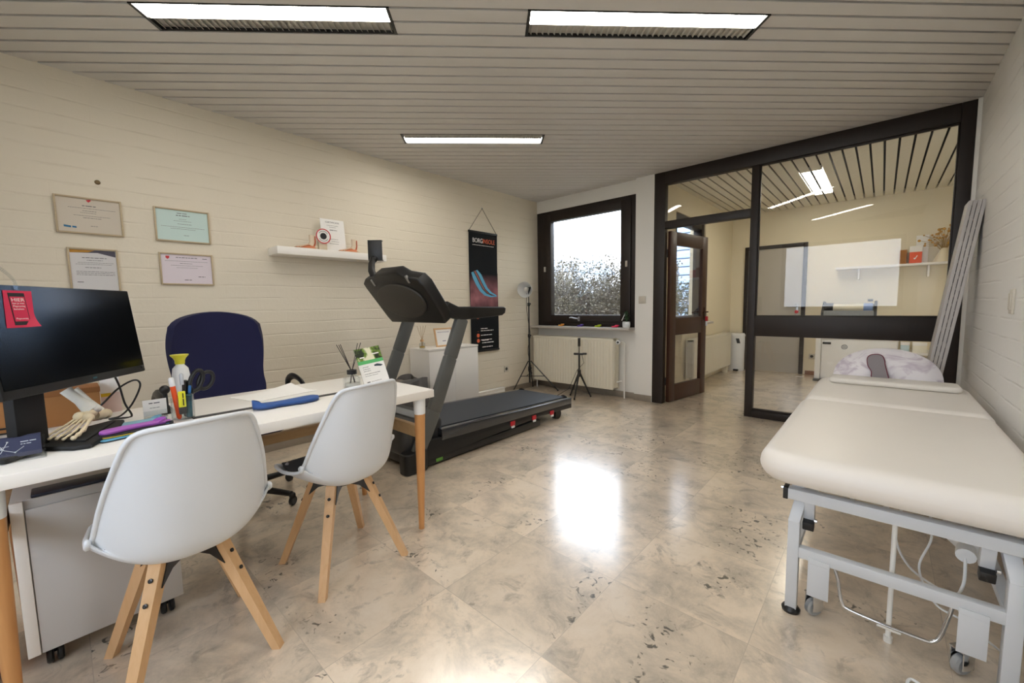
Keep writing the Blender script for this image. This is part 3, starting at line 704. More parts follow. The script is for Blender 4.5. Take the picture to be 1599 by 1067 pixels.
# pinkish cloud printed behind the insole
def cloud_mat():
    m = P('banner_cloud', '#090b0e', .75, spec=.25); nt = m.node_tree; b = nt.nodes['Principled BSDF']
    tc = nt.nodes.new('ShaderNodeTexCoord'); sp = nt.nodes.new('ShaderNodeSeparateXYZ'); nt.links.new(tc.outputs['Object'], sp.inputs[0])
    nz = nt.nodes.new('ShaderNodeTexNoise'); nz.inputs['Scale'].default_value = 7; nt.links.new(tc.outputs['Object'], nz.inputs['Vector'])
    d = nt.nodes.new('ShaderNodeMath'); d.operation = 'SUBTRACT'; d.inputs[1].default_value = 1.29; nt.links.new(sp.outputs['Z'], d.inputs[0])
    a = nt.nodes.new('ShaderNodeMath'); a.operation = 'ABSOLUTE'; nt.links.new(d.outputs[0], a.inputs[0])
    r = nt.nodes.new('ShaderNodeMapRange'); r.inputs[1].default_value = .26; r.inputs[2].default_value = .02; nt.links.new(a.outputs[0], r.inputs[0])
    mu = nt.nodes.new('ShaderNodeMath'); mu.operation = 'MULTIPLY'; nt.links.new(r.outputs[0], mu.inputs[0]); nt.links.new(nz.outputs['Fac'], mu.inputs[1])
    mx = nt.nodes.new('ShaderNodeMix'); mx.data_type = 'RGBA'; mx.inputs['A'].default_value = (*lin('#090b0e'), 1); mx.inputs['B'].default_value = (*lin('#d08a92'), 1)
    nt.links.new(mu.outputs[0], mx.inputs['Factor']); nt.links.new(mx.outputs['Result'], b.inputs['Base Color']); return m
MB().grid(lambda u, v: V((.0164, YB0 + .003 + (YB1 - YB0 - .006) * u, 1.02 + .55 * v)), 1, 1).build('cloud_picture', cloud_mat(), t, world=True, smooth=0)

def socket(name, label, c, nrm, w=.08, h=.08, kind='socket'):
    t = thing(name, label, 'socket' if kind == 'socket' else 'switch', c); n = V(nrm); u = Z_.cross(n)
    MB().obox(n * .005, w, h, .01, u, Z_, n, .003).build('cover_plate', M['grey_plate'], t)
    if kind == 'socket':
        q = MB(); q.lathe([(.0, .010), (.021, .010), (.021, .012), (0, .012)], (0, 0, 0), axis=n, n=20); q.build('socket_well', M['dark_grey'], t)
    else: MB().obox(n * .012, w * .66, h * .66, .006, u, Z_, n, .002).build('rocker', M['grey_plate'], t)
M['grey_plate'] = P('beige_plate', '#c9c2b4', .4)
socket('wall_socket', 'small beige wall socket low on the left wall beside the lamp stand', (0, -.702, .323), X_)
socket('wall_socket', 'wall socket on the back wall of the glazed room, beside the grey door', (2.90, 3.2, .29), -Y_)
socket('light_switch', 'square beige switch on the pier between window and partition', (1.592, -.045, 1.2), -Y_, .085, .085, 'switch')
socket('light_switch', 'tall beige switch plate on the white right wall above the couch', (4.15, -1.535, 1.14), -X_, .07, .12, 'switch')

# white skirting heater strip
t = thing('skirting_strip', 'low white strip box on the floor against the left wall', 'trunking', (.03, -1.02, 0))
MB().box((.015, -1.26, .0), (.06, -.79, .085), .004).build('body', M['white_paint'], t, world=True)
MB().box((.012, -1.265, .085), (.066, -.785, .1), .003).build('lid', M['white'], t, world=True)

# ================================================================== WHITE CABINET AND WHAT STANDS ON IT
t = thing('low_cabinet', 'white two-door low cabinet against the left wall behind the treadmill', 'cabinet', (.18, -1.86, 0))
b = MB(); b.box((.016, -2.195, .0), (.33, -1.53, .715), .002); b.build('body', M['white'], t, world=True)
MB().box((.014, -2.2, .715), (.352, -1.525, .735), .002).build('top', M['white'], t, world=True)
for y0, y1 in ((-2.195, -1.864), (-1.861, -1.53)): MB().box((.331, y0, .03), (.35, y1, .712), .002).build('door', M['white'], t, world=True)
def diffuser(name, label, loc, cap, liq, h, reeds, seed, reedmat, rw=.03):
    t = thing(name, label, 'reed diffuser', loc); R = random.Random(seed)
    MB().lathe([(0, .0), (rw, 0), (rw * 1.05, .008), (rw * 1.05, h * .62), (rw * .5, h * .8), (rw * .45, h), (rw * .38, h), (rw * .38, h * .8), (rw * .9, h * .6), (rw * .9, .01), (0, .01)], n=28).build('bottle', M['clear'], t)
    MB().lathe([(0, .011), (rw * .88, .011), (rw * .88, h * .3), (0, h * .3)], n=24).build('liquid', liq, t)
    MB().lathe([(rw * .3, h * .86), (rw * .58, h * .86), (rw * .58, h * 1.12), (rw * .3, h * 1.12)], n=20).build('collar', cap, t)
    for i in range(len(reeds)):
        dx, dy = reeds[i]; L_ = .235
        MB().tube([(-dx * .25, -dy * .25, .014), (0, 0, h), (dx, dy, L_)], .0019, 6).build('reed', reedmat, t)
    return t
diffuser('reed_diffuser', 'small reed diffuser with amber liquid on the white cabinet', (.2, -2.165, .735), M['beech'], M['amber'], .085, [(.0, -.055), (.01, .045), (-.01, .06), (.02, -.03), (.01, .012)], 1, M['pale_wood'], .03)
t = thing('photo_frame', 'pale wood photo frame standing on the white cabinet', 'picture frame', (.2, -1.88, .735))
LF = V((-.22, 0, 1)).normalized(); NF = Y_.cross(LF); c = V((0, 0, .1))
q = MB()
for dx, dz, w_, h_ in ((-.112, 0, .016, .2), (.112, 0, .016, .2), (0, .092, .21, .016), (0, -.092, .21, .016)): q.obox(c + Y_ * dx + LF * dz, w_, h_, .014, Y_, LF, NF, .002)
q.build('frame', M['beech'], t)
s = MB().obox(c, .215, .175, .004, Y_, LF, NF).build('sheet', M['paper'], t, smooth=0)
MB().lines(c + NF * .0024, Y_, LF, [(-.08, .08, .055, .008), (-.03, .02, -.04, .012)], seed=4).build('print', P('print_violet', '#7d7696', .7), s, smooth=0)
MB().obox(V((-.07, 0, .08)), .05, .17, .004, Y_, V((.35, 0, 1)), Y_.cross(V((.35, 0, 1)))).build('stand_leg', M['beech'], t)

# grey storage bag beside the cabinet
t = thing('storage_bag', 'crumpled grey fabric bag on the floor beside the white cabinet', 'bag', (.27, -2.42, 0))
def bag(u, v):
    a = 2 * PI * u; ca, sa = math.cos(a), math.sin(a); k = 1 / max(abs(ca), abs(sa)) ** .8
    r = 1 - .07 * math.sin(5 * a + v * 4) * v + .05 * math.sin(11 * a) * v
    return V((.155 * ca * k * r, .17 * sa * k * r, .46 * v + .025 * math.sin(3 * a) * v))
MB().grid(bag, 48, 12, th=.004).build('body', M['grey_fabric'], t)
MB().prism([(-.14, -.155), (.14, -.155), (.14, .155), (-.14, .155)], .004, .012).build('bottom', M['grey_fabric'], t)
q = MB(); q.obox((.05, .02, .30), .26, .34, .012, (0, 1, 0), (.15, 0, 1), (1, 0, -.15), .003); q.build('grey_board', P('grey_board', '#85837f', .6), t)
q = MB(); q.ball((-.05, -.05, .40), .075, sc=(1, 1.2, .8)); q.ball((.06, .06, .39), .07, sc=(1.1, 1, .8)); q.build('stuffing', P('brown_grey_cloth', '#7c736a', .9, noise=.3, nscale=30, bump=.8, bscale=60), t)

# ================================================================== TREADMILL
t = thing('treadmill', 'black treadmill with grey uprights standing along the left wall', 'treadmill', (.925, -2.05, 0))
def dk(y): return .168 + (-1.09 - y) * .042          # deck surface height along its length
MB().grid(lambda u, v: V((.615 + .62 * u, -2.78 + 1.67 * v, dk(-2.78 + 1.67 * v) + .001)), 2, 8, th=-.02).build('running_belt', M['belt'], t, world=True)
for x0, x1 in ((.55, .622), (1.228, 1.30)):
    q = MB(); q.prism([(-1.09, dk(-1.09) - .045), (-1.09, dk(-1.09) + .016), (-2.80, dk(-2.8) + .016), (-2.80, dk(-2.8) - .07)], x0, x1, X=Y_, Y=Z_, Z=X_, bev=.006); q.build('foot_rail', M['rail_blue'], t, world=True)
for x0, x1 in ((.552, .60), (1.25, 1.298)):
    q = MB(); q.prism([(-1.085, .075), (-1.085, .155), (-1.5, .14), (-2.9, .20), (-3.03, .14), (-3.03, .05), (-1.6, .095)], x0, x1, X=Y_, Y=Z_, Z=X_, bev=.008); q.build('side_skirt', M['black'], t, world=True)
    q = MB(); q.box((x0 + .002, -3.08, .012), (x1 - .002, -1.62, .07), .006); q.build('base_beam', M['black_metal'], t, world=True)
MB().box((.6, -3.05, .03), (1.25, -2.99, .09), .006).build('cross_beam', M['black_metal'], t, world=True)
MB().box((.6, -1.14, .09), (1.25, -1.09, .15), .006).build('rear_roller_cover', M['black'], t, world=True)
for x in (.60, 1.25):
    q = MB(); q.cyl((x - .028, -1.30, .05), (x + .028, -1.30, .05), .05, n=24); q.box((x - .02, -1.33, .05), (x + .02, -1.27, .12), .004); q.build('rear_foot', M['black'], t, world=True)
    q = MB(); q.tube([(x, -1.12, dk(-1.1) + .018), (x + (.03 if x < 1 else -.03), -1.115, dk(-1.1) + .028), (x + (.06 if x < 1 else -.06), -1.112, dk(-1.1) + .02)], .012, 8); q.build('belt_guard', M['black'], t, world=True)
for y in (-2.02, -1.72, -1.44):
    for x in (.545, 1.297):
        q = MB(); q.box((x, y - .028, dk(y) - .105), (x + .012, y + .028, dk(y) - .065), .004); s = q.build('shock_cushion', M['red'], t, world=True)
        r = MB(); r.box((x + .002, y - .02, dk(y) - .125), (x + .013, y + .02, dk(y) - .105), .003); r.build('cushion_base', M['white_plastic'], s, world=True)
MB().cushion(.60, 1.25, -3.10, -2.72, .10, .345, .08, .05).build('motor_hood', M['dark_grey'], t, world=True)
q = MB(); q.box((.66, -2.95, .345), (1.19, -2.84, .356), .004); tag(q.build('hood_panel', P('hood_grey', '#7d7f80', .4), t, world=True), 'lighter grey panel on the motor hood')
MB().box((1.2985, -2.86, .025), (1.3005, -2.80, .048)).build('green_label', P('green_label', '#5f9a3c', .5), t, world=True, smooth=0)
for x in (.575, 1.275):
    q = MB()
    pts = [V((x, -3.02, .02)), V((x, -3.0, .12)), V((x, -2.85, .40)), V((x, -2.68, .78)), V((x, -2.555, 1.07))]; 
    for a, c in zip(pts[1:-1], pts[2:]):
        d_ = (c - a).normalized(); q.obox((a + c) / 2, .05, (c - a).length + .01, .115, X_, d_, X_.cross(d_), .018)
    q.build('upright', M['grey_metal'], t, world=True)
    MB().cushion(x - .055, x + .05, -3.13, -2.94, 0, .15, .035, .012).build('base_sleeve', M['black'], t, world=True)
# handlebars
for x, s in ((.575, 1), (1.275, -1)):
    q = MB(); q.prism([(-2.74, 1.13), (-2.66, 1.075), (-2.58, 1.055), (-2.36, 1.065), (-2.12, 1.08), (-2.085, 1.10), (-2.075, 1.14), (-2.10, 1.152), (-2.60, 1.16), (-2.70, 1.20)], x - .028, x + .028, X=Y_, Y=Z_, Z=X_, bev=.014, seg=3); q.build('handrail', M['black'], t, world=True)
# console : a slab leaning back; b runs up the slope, n points down at the front
SL = V((0, -.265, .36)).normalized(); NF = V((0, -.36, -.265)).normalized(); CO = V((0, -2.66, 1.075))
q = MB(); out = [(.56, .0), (1.27, .0), (1.305, .06), (1.31, .34), (1.28, .40), (1.14, .43), (1.08, .475), (.80, .48), (.74, .445), (.60, .44), (.535, .405), (.53, .36), (.545, .06)]
q.prism(out, -.02, .075, o=CO, X=X_, Y=SL, Z=NF, bev=.018, seg=3); q.build('console', M['black'], t, world=True)
q = MB(); n = 40; q.prism([(.925 + .30 * math.cos(2 * PI * k / n), .23 + .155 * math.sin(2 * PI * k / n) * (1.0 if math.sin(2 * PI * k / n) > 0 else 1.05)) for k in range(n)], .07, .092, o=CO, X=X_, Y=SL, Z=NF, bev=.01, seg=3)
tag(q.build('console_back_cover', P('charcoal_cover', '#36332f', .5), t, world=True), 'charcoal oval cover on the console back')
q = MB(); q.obox(CO + X_ * .925 + SL * .24 - NF * .022, .40, .24, .01, X_, SL, NF, .004); q.build('console_screen', P('console_screen', '#0b0d10', .15), t, world=True)
for x in (.70, 1.17): MB().obox(CO + X_ * x + SL * .405 + NF * .07, .02, .06, .02, X_, SL, NF, .004).build('console_trim', M['steel'], t, world=True)
q = MB(); q.obox(CO + X_ * .93 + SL * .09 - NF * .03, .40, .012, .05, X_, SL, NF, .003); q.build('book_ledge', M['steel'], t, world=True)
for x in (1.14,):
    q = MB(); q.tube([(x, -2.68, 1.20), (x, -2.60, 1.185), (x, -2.52, 1.155)], .007, 8); q.tube([(x + .05, -2.70, 1.19), (x + .05, -2.60, 1.15)], .006, 8); q.build('front_bar', M['white_plastic'], t, world=True)
# tablet holder on top, far side
t2 = thing('phone_holder', 'black tablet holder clamped to the top of the treadmill console', 'phone holder', (.63, -2.925, 1.425))
q = MB(); q.tube([(.03, .0, -.02), (-.01, .0, .03), (-.04, .02, .09), (-.05, .04, .13)], [.03, .027, .026, .024], 14); q.build('arm', M['black'], t2)
q = MB(); q.ball((-.05, .045, .13), .03); q.build('ball_joint', M['black'], t2)
hx = V((.72, .69, 0)).normalized(); hn = V((.69, -.72, .0)).normalized(); c = V((-.055, .065, .205))
q = MB(); q.obox(c, .115, .15, .014, hx, Z_, hn, .004); q.obox(c + Z_ * .078 - hn * .012, .115, .008, .04, hx, Z_, hn, .003); q.obox(c - Z_ * .078 - hn * .012, .115, .008, .04, hx, Z_, hn, .003); q.build('cradle', M['black'], t2)

# ================================================================== DESK
DZ = .74
t = thing('desk', 'long white desk with tapered wooden legs and a dark slot along its middle', 'desk', (1.62, -4.14, 0))
MB().box((1.262, -4.93, .70), (1.99, -3.375, DZ), .003).build('desktop', M['white'], t, world=True)
b = MB().box((1.668, -4.31, DZ - .002), (1.70, -3.41, DZ + .003), .001); b.box((1.665, -4.315, DZ - .002), (1.70, -4.306, DZ + .006), .001)
b.build('cable_slot', P('slot_grey', '#3c3a37', .6), t, world=True)
b = MB()
for lo, hi in (((1.33, -4.78, .468), (1.37, -3.45, .515)), ((1.33, -3.465, .50), (1.935, -3.435, .56)), ((1.33, -4.82, .50), (1.935, -4.79, .56))): b.box(lo, hi, .002)
b.build('stretcher_frame', M['pale_wood'], t, world=True)
for x, y in ((1.95, -3.44), (1.95, -4.80), (1.31, -3.44), (1.31, -4.80)):
    sx, sy = (-.02 if x > 1.6 else .02), 0
    lg = MB().tube([(x, y, .62), (x + sx * .4, y, .35), (x + sx, y, 0)], [.027, .022, .014], 18).build('leg', M['desk_wood'], t, world=True)
    MB().tube([(x, y, .70), (x, y, .66), (x, y, .62)], [.031, .030, .0285], 18).build('leg_sleeve', M['white_plastic'], lg, world=True)
t = thing('drawer_pedestal', 'white drawer unit on black castors under the desk', 'drawer unit', (1.50, -4.59, 0))
MB().box((1.40, -4.785, .065), (1.712, -4.395, .58), .003).build('body', M['grey_panel'], t, world=True)
MB().box((1.712, -4.755, .07), (1.722, -4.395, .55), .002).build('back_panel', M['grey_panel'], t, world=True)
MB().box((1.712, -4.785, .07), (1.726, -4.757, .58), .002).build('edge_strip', M['white'], t, world=True)
for i, (z0, z1) in enumerate(((.075, .235), (.24, .395), (.40, .555))): MB().box((1.388, -4.78, z0), (1.40, -4.40, z1), .002).build('drawer_front', M['white'], t, world=True)
def castor(parent, x, y, r=.028, top=.065, world=True, dirn=(1, 0, 0), mat='black'):
    q = MB(); d_ = V(dirn); s = d_.cross(Z_)
    for k in (-1, 1): q.lathe([(0, -.008), (r * .86, -.008), (r, -.004), (r, .004), (r * .86, .008), (0, .008)], V((x, y, r)) + s * .012 * k + d_ * .01, axis=s, n=22)
    q.cyl((x, y, r), (x, y, top), .006, n=10); q.box((x - .016, y - .016, r + r * .8), (x + .016, y + .016, top), .006)
    return q.build('castor', M[mat], parent, world=world)
for x in (1.46, 1.66):
    for y in (-4.73, -4.44): castor(t, x, y)
t = tag(MB().box((1.64, -4.74, .5815), (1.716, -4.56, .592), .003).build('folder', P('navy_folder', '#22273a', .5)), 'thin dark folder lying on the drawer unit under the desk', 'folder')
t = thing('waste_bin', 'orange red bin at the left picture edge behind the desk leg', 'bin', (1.60, -4.94, 0))
MB().prism([(-.10, -.09), (.10, -.09), (.10, .09), (-.10, .09)], 0, .52, bev=.012).build('body', P('orange_red', '#c8451f', .5), t)
MB().prism([(-.106, -.096), (.106, -.096), (.106, .096), (-.106, .096)], .50, .525, bev=.006).build('rim', P('orange_rim', '#d04e28', .5), t)
# white shell chairs ------------------------------------------------------------
SP = [(.215, .452), (.19, .437), (.08, .408), (-.05, .398), (-.145, .410), (-.20, .455), (-.225, .55), (-.244, .69), (-.265, .848)]
SW = [.165, .200, .228, .238, .240, .236, .222, .200, .162]; SL_ = [.03, .045, .075, .105, .130, .142, .120, .085, .05]
def cr(a, u):
    n = len(a) - 1; x = u * n; i = min(int(x), n - 1); f = x - i
    g = lambda k: a[max(0, min(n, k))]
    q = [g(i - 1), g(i), g(i + 1), g(i + 2)]
    h = lambda p, b, c, d: .5 * (2 * b + (c - p) * f + (2 * p - 5 * b + 4 * c - d) * f * f + (3 * b - p - 3 * c + d) * f ** 3)
    return h(*q) if not isinstance(a[0], tuple) else tuple(h(*[e[k] for e in q]) for k in range(len(a[0])))
def shell(u, v, off=0.):
    y, z = cr(SP, u); y2, z2 = cr(SP, min(1, u + .01)); y1, z1 = cr(SP, max(0, u - .01))
    ty, tz = y2 - y1, z2 - z1; l = math.hypot(ty, tz); ny, nz = tz / l, -ty / l
    w = cr(SW, u); k = cr(SL_, u) * abs(v) ** (2.6 - .5 * max(0, u - .6)) + off
    # round the outline at the front lip and the top of the back
    if u > .80: z -= (.012 * v * v + .036 * abs(v) ** 9) * (u - .80) / .20
    if u < .14: y -= .05 * abs(v) ** 4 * (.14 - u) / .14
    return V((w * v * (1 - .04 * v * v), y + ny * k, z + nz * k))
def bar(a, b_, wa, wb, T, mb, mi=0):   # square tapering bar with level ends
    a, b_ = V(a), V(b_); T = V(T).normalized(); O = T.cross(Z_)
    bm = mb.bm; vs = []
    for p, w_ in ((a, wa), (b_, wb)):
        for s, q in ((-1, -1), (1, -1), (1, 1), (-1, 1)): vs.append(bm.verts.new(p + T * s * w_ / 2 + O * q * w_ / 2))
    fs = [bm.faces.new(vs[3::-1]), bm.faces.new(vs[4:])]
    for k in range(4): fs.append(bm.faces.new((vs[k], vs[(k + 1) % 4], vs[4 + (k + 1) % 4], vs[4 + k])))
    for f in fs: f.material_index = mi
    bmesh.ops.recalc_face_normals(bm, faces=fs)
def shell_chair(label, loc, rz, swivel):
    t = thing('shell_chair', label, 'chair', loc, rz, 'white shell chairs at the desk')
    q = MB(); q.grid(lambda u, v: shell(u, v * 2 - 1), 60, 40, th=.006)
    edge = [shell(i / 40, 1) for i in range(40)] + [shell(1, 1 - j / 15) for j in range(30)] + [shell(1 - i / 40, -1) for i in range(40)] + [shell(0, -1 + j / 15) for j in range(30)]
    q.tube(edge, .0075, 8, closed=True)
    q.build('seat_shell', M['shell'], t, smooth=60).rotation_euler = (0, 0, swivel)
    MB().grid(lambda u, v: shell(.03 + .60 * u, (v * 2 - 1) * .86, .012 + .016 * (1 - abs(v * 2 - 1) ** 4) * math.sin(PI * min(1, u * 1.05)) ** .4), 26, 18, th=.006).build('seat_cushion', M['grey_felt'], t, smooth=60).rotation_euler = (0, 0, swivel)
    q = MB(); q.lathe([(0, .375), (.07, .375), (.075, .383), (.075, .405), (0, .405)], n=24)
    for sx in (-1, 1):
        for sy in (-1, 1):
            D = V((sx, sy, 0)).normalized(); T = V((-sy, sx, 0)).normalized()
            for s in (-.021, .021): q.prism([(.0, .40), (.105, .40), (.115, .37), (.135, .325), (.09, .36), (0, .378)], s - .002, s + .002, X=D, Y=Z_, Z=T)
    q.build('bracket', M['black_metal'], t)
    for sx in (-1, 1):
        for sy in (-1, 1):
            D = V((sx, sy, 0)).normalized(); T = V((-sy, sx, 0)).normalized()
            q = MB(); a, c = D * .105 + Z_ * .405, D * .275; bar(a, c, .038, .028, T, q); lg = q.build('leg', M['beech'], t, smooth=25)
            ax = (c - a).normalized(); O = T.cross(ax); O = O if O.dot(D) > 0 else -O
            for f in (.12, .27):
                p = a + (c - a) * f + D * .019 * 1.05
                MB().lathe([(0, 0), (.0065, 0), (.0065, .004), (.003, .005), (0, .003)], p, axis=O, n=14).build('bolt', M['black_metal'], lg)
    return t
ch = shell_chair('nearer white shell chair at the desk, its back to the viewer', (1.985, -4.41, 0), math.radians(90), math.radians(4))
c2 = dup(ch, (1.872, -3.83, 0), math.radians(92), 'farther white shell chair, near the right end of the desk')
for k in c2.children:
    if k.name.startswith('seat_'): k.rotation_euler = (0, 0, math.radians(8))

# navy office chair ---------------------------------------------------------------
t = thing('office_chair', 'navy blue high-backed office chair behind the desk', 'chair', (.86, -3.99, 0), math.radians(-90))
BW = [.205, .212, .222, .236, .248, .252, .248, .225, .17, .0]
def back(u, v, off=0.):
    vv = v * 2 - 1; w = cr([.215, .232, .240, .236, .238, .245, .250, .251, .246, .236], u)
    top = 1.155 - .055 * abs(vv) ** 2.0 - .03 * abs(vv) ** 9; z = .56 + (top - .56) * u
    return V((w * vv, -.205 - .035 * math.sin(u * 3.1) + .055 * vv * vv + off - .06 * u, z))
MB().grid(lambda u, v: back(u, v), 30, 22, th=.045).build('backrest', M['navy'], t, smooth=60)
MB().cushion(-.245, .245, -.23, .24, .44, .52, .10, .035).build('seat', M['navy'], t)
q = MB(); q.tube(spline([(0, -.10, .42), (0, -.26, .42), (0, -.31, .52), (0, -.285, .72)]), .026, 10); q.box((-.09, -.16, .40), (.09, .12, .44), .008); q.build('back_stem', M['black'], t)
for s in (-1, 1):
    q = MB(); q.tube(spline([(s * .25, -.06, .46), (s * .315, -.08, .52), (s * .335, -.085, .64), (s * .335, -.06, .705), (s * .335, .04, .735), (s * .335, .16, .71), (s * .335, .185, .66), (s * .32, .12, .53), (s * .25, .08, .46)], 8), .022, 10, flat=.55); q.build('armrest', M['black'], t)
q = MB(); q.cyl((0, 0, .11), (0, 0, .30), .028, n=18); q.cyl((0, 0, .28), (0, 0, .41), .017, n=16); q.build('gas_lift', M['black_metal'], t)
q = MB(); q.cyl((0, 0, .075), (0, 0, .12), .045, n=20)
ca = []
for k in range(5):
    a = math.radians(60 + 72 * k) - .09; D = V((math.cos(a), math.sin(a), 0)); q.tube([D * .03 + Z_ * .10, D * .18 + Z_ * .088, D * .33 + Z_ * .07], [.024, .02, .016], 10); ca.append(D * .335)
q.build('star_base', M['black'], t)
for D in ca: castor(t, D.x, D.y, .027, .075, False, (-D.y, D.x, 0))

# ================================================================== ON THE DESK
# monitor
t = thing('monitor', 'black computer monitor with a red sticker at its upper left corner', 'monitor', (1.66, -4.60, DZ))
ML, MR = V((1.908, -4.756, .925)), V((1.463, -4.416, .925)); MX = (MR - ML).normalized(); MN0 = V((.607, .795, 0)).normalized(); MU = V((-MN0.x * .11, -MN0.y * .11, 1)).normalized(); MN = MX.cross(MU)
def mp(s, h, n=0.): return ML + MX * s + MU * h + MN * n
q = MB(); q.obox(mp(.28, .16, -.013), .56, .325, .026, MX, MU, MN, .005); q.obox(mp(.28, .15, -.035), .36, .2, .04, MX, MU, MN, .015); q.build('casing', M['black'], t, world=True)
q = MB(); q.obox(mp(.28, .172, .0006), .546, .296, .002, MX, MU, MN); q.build('screen', M['screen'], t, world=True, smooth=0)
q = MB(); q.obox(mp(.31, .012, .0008), .016, .006, .001, MX, MU, MN); q.build('badge', P('badge_teal', '#2c5a66', .4), t, world=True, smooth=0)
q = MB(); q.obox(mp(.545, .016, .001), .012, .012, .003, MX, MU, MN, .002); q.build('power_button', M['dark_grey'], t, world=True)
q = MB(); c = ML + MX * .128 - MN0 * .06; q.obox(V((c.x, c.y, .86)), .10, .03, .26, MX, MN0, Z_, .008); q.build('stand', M['black_matt'], t, world=True)
q = MB(); q.obox(V((c.x, c.y, DZ + .008)) - MN0 * .035, .22, .13, .014, MX, MN0, Z_, .006); q.build('stand_foot', M['black_matt'], t, world=True)
# the red sticker with a phone drawn on it, lower right corner lifting
s = MB().grid(lambda u, v: mp(.070 + .084 * u - .014 * v, .306 - .108 * v, .0022 + .02 * max(0, u * v - .55) ** 2 * 4), 10, 10, th=.0006).build('sticker', M['pinkmag'], t, world=True)
q = MB(); q.obox(mp(.1050, .252, .003), .048, .094, .0008, MX, MU, MN, .0003); s2 = q.build('phone_print', M['ink_dark'], s, world=True, smooth=0)
q = MB(); q.obox(mp(.1050, .252, .0036), .042, .072, .0006, MX, MU, MN); q.build('phone_screen', M['pinkmag'], s, world=True, smooth=0)
q = MB()
q.text('HIER', .0145, mp(.1050, .274, .0042), MX, MU, .0003, 'CENTER', width=.038)
q.text('kan je met', .0068, mp(.0870, .2665, .0042), MX, MU, .0003, width=.034); q.text('Payconiq', .0078, mp(.0870, .258, .0042), MX, MU, .0003, width=.034); q.text('betalen', .0072, mp(.0870, .2497, .0042), MX, MU, .0003, width=.029)
q.text('Payconiq', .0062, mp(.1050, .222, .0042), MX, MU, .0003, 'CENTER', width=.034)
q.build('lettering', M['paper'], s, world=True, smooth=0)
q = MB()
pts = spline([mp(.107, .308, .004), mp(.109, .33, .004), mp(.107, .352, -.004), mp(.094, .372, -.012), mp(.066, .387, -.015), mp(.02, .385, -.012)], 6)
for a, c in zip(pts, pts[1:]): q.obox((a + c) / 2, .012, (c - a).length * 1.08, .0015, MN.cross((c - a).normalized()), (c - a).normalized(), MN)
tag(q.build('plastic_clip', M['clear']), 'translucent curved plastic strip clipped on the monitor top edge', 'clip')
q = MB(); q.tube(spline([mp(.45, .05, -.05), V((1.47, -4.50, .88)), V((1.455, -4.487, .80)), V((1.45, -4.47, .745)), V((1.47, -4.50, .745)), V((1.46, -4.535, .747)), V((1.43, -4.50, .748)), V((1.44, -4.465, .79)), V((1.435, -4.435, .86)), V((1.43, -4.45, .885)), V((1.44, -4.50, .86)), V((1.46, -4.56, .80)), V((1.40, -4.62, .75))], 10), .0035, 8)
tag(q.build('monitor_cable', M['black']), 'black cable looping down from the monitor to the desk', 'cable')
# cardboard box and papers behind the monitor
t = thing('cardboard_box', 'brown cardboard box on the desk behind the monitor', 'box', (1.35, -4.70, DZ))
MB().box((1.285, -4.86, DZ), (1.415, -4.552, DZ + .128), .003).build('body', M['card'], t, world=True)
MB().box((1.283, -4.862, DZ + .112), (1.417, -4.55, DZ + .134), .003).build('lid', P('cardboard_lid', '#8f5d31', .8), t, world=True)
q = MB(); q.box((1.4155, -4.861, DZ + .018), (1.418, -4.70, DZ + .024)); q.box((1.4155, -4.861, DZ + .001), (1.418, -4.70, DZ + .006)); q.build('black_strap', M['black'], t, world=True, smooth=0)
t = thing('paper_pack', 'white and pink paper pack with a yellow strip behind the cardboard box', 'papers', (1.30, -4.515, DZ))
MB().box((1.27, -4.545, DZ), (1.282, -4.485, DZ + .15), .001).build('pack', P('pink_paper', '#e3cfcb', .6), t, world=True)
MB().box((1.2825, -4.545, DZ + .085), (1.284, -4.487, DZ + .148)).build('front_sheet', M['paper'], t, world=True, smooth=0)
MB().box((1.2825, -4.545, DZ + .07), (1.2838, -4.515, DZ + .084)).build('yellow_strip', P('yellow_strip', '#d3b21c', .6), t, world=True, smooth=0)
# black pouch and the skeleton foot on it
t = thing('pouch', 'flat black fabric pouch on the desk under the skeleton foot', 'pouch', (1.69, -4.60, DZ))
MB().prism([(1.79, -4.70), (1.86, -4.64), (1.87, -4.60), (1.72, -4.53), (1.56, -4.50), (1.53, -4.53), (1.60, -4.63)], .0, .016, o=(0, 0, DZ), bev=.006).build('body', M['black_matt'], t, world=True)
MB().prism([(1.77, -4.66), (1.83, -4.61), (1.58, -4.525), (1.61, -4.60)], .016, .022, o=(0, 0, DZ), bev=.003).build('flap', P('black_flap', '#1a1918', .8), t, world=True)
t = thing('skeleton_foot', 'life-size bone model of a foot and ankle standing before the monitor', 'anatomical model', (1.68, -4.61, DZ + .022))
FD = V((.86, -.50, 0)).normalized(); FS = V((-.50, -.86, 0)).normalized()     # toe direction, and across
fo = V((1.66, -4.605, DZ + .022))
def fp(a, s, z): return fo + FD * a + FS * s + Z_ * z
q = MB(); q.tube([fp(-.115, .0, .028), fp(-.085, 0, .032), fp(-.05, 0, .036)], [.014, .021, .017], 12); q.ball(fp(-.112, 0, .026), .019, sc=(1, 1, 1)); q.build('heel_bone', M['bone'], t, world=True)
q = MB(); q.ball(fp(-.03, 0, .052), .024, sc=(1.2, .9, .8)); q.ball(fp(.0, .012, .045), .017); q.ball(fp(.005, -.014, .04), .016); q.build('ankle_bones', M['bone'], t, world=True)
q = MB(); LN_ = V((-.01, -.055, .078)); q.tube([fp(-.03, -.004, .062), fp(-.03, -.004, .062) + LN_ * .45, fp(-.03, -.004, .062) + LN_], [.024, .015, .017], 12); q.ball(fp(-.03, -.02, .064), .013); q.build('shin_bone', M['bone_white'], t, world=True)
q = MB(); q.tube([fp(-.045, -.022, .052), fp(-.045, -.024, .056) + LN_ * .45, fp(-.04, -.026, .062) + LN_], [.013, .007, .008], 10); q.build('calf_bone', M['bone_white'], t, world=True)
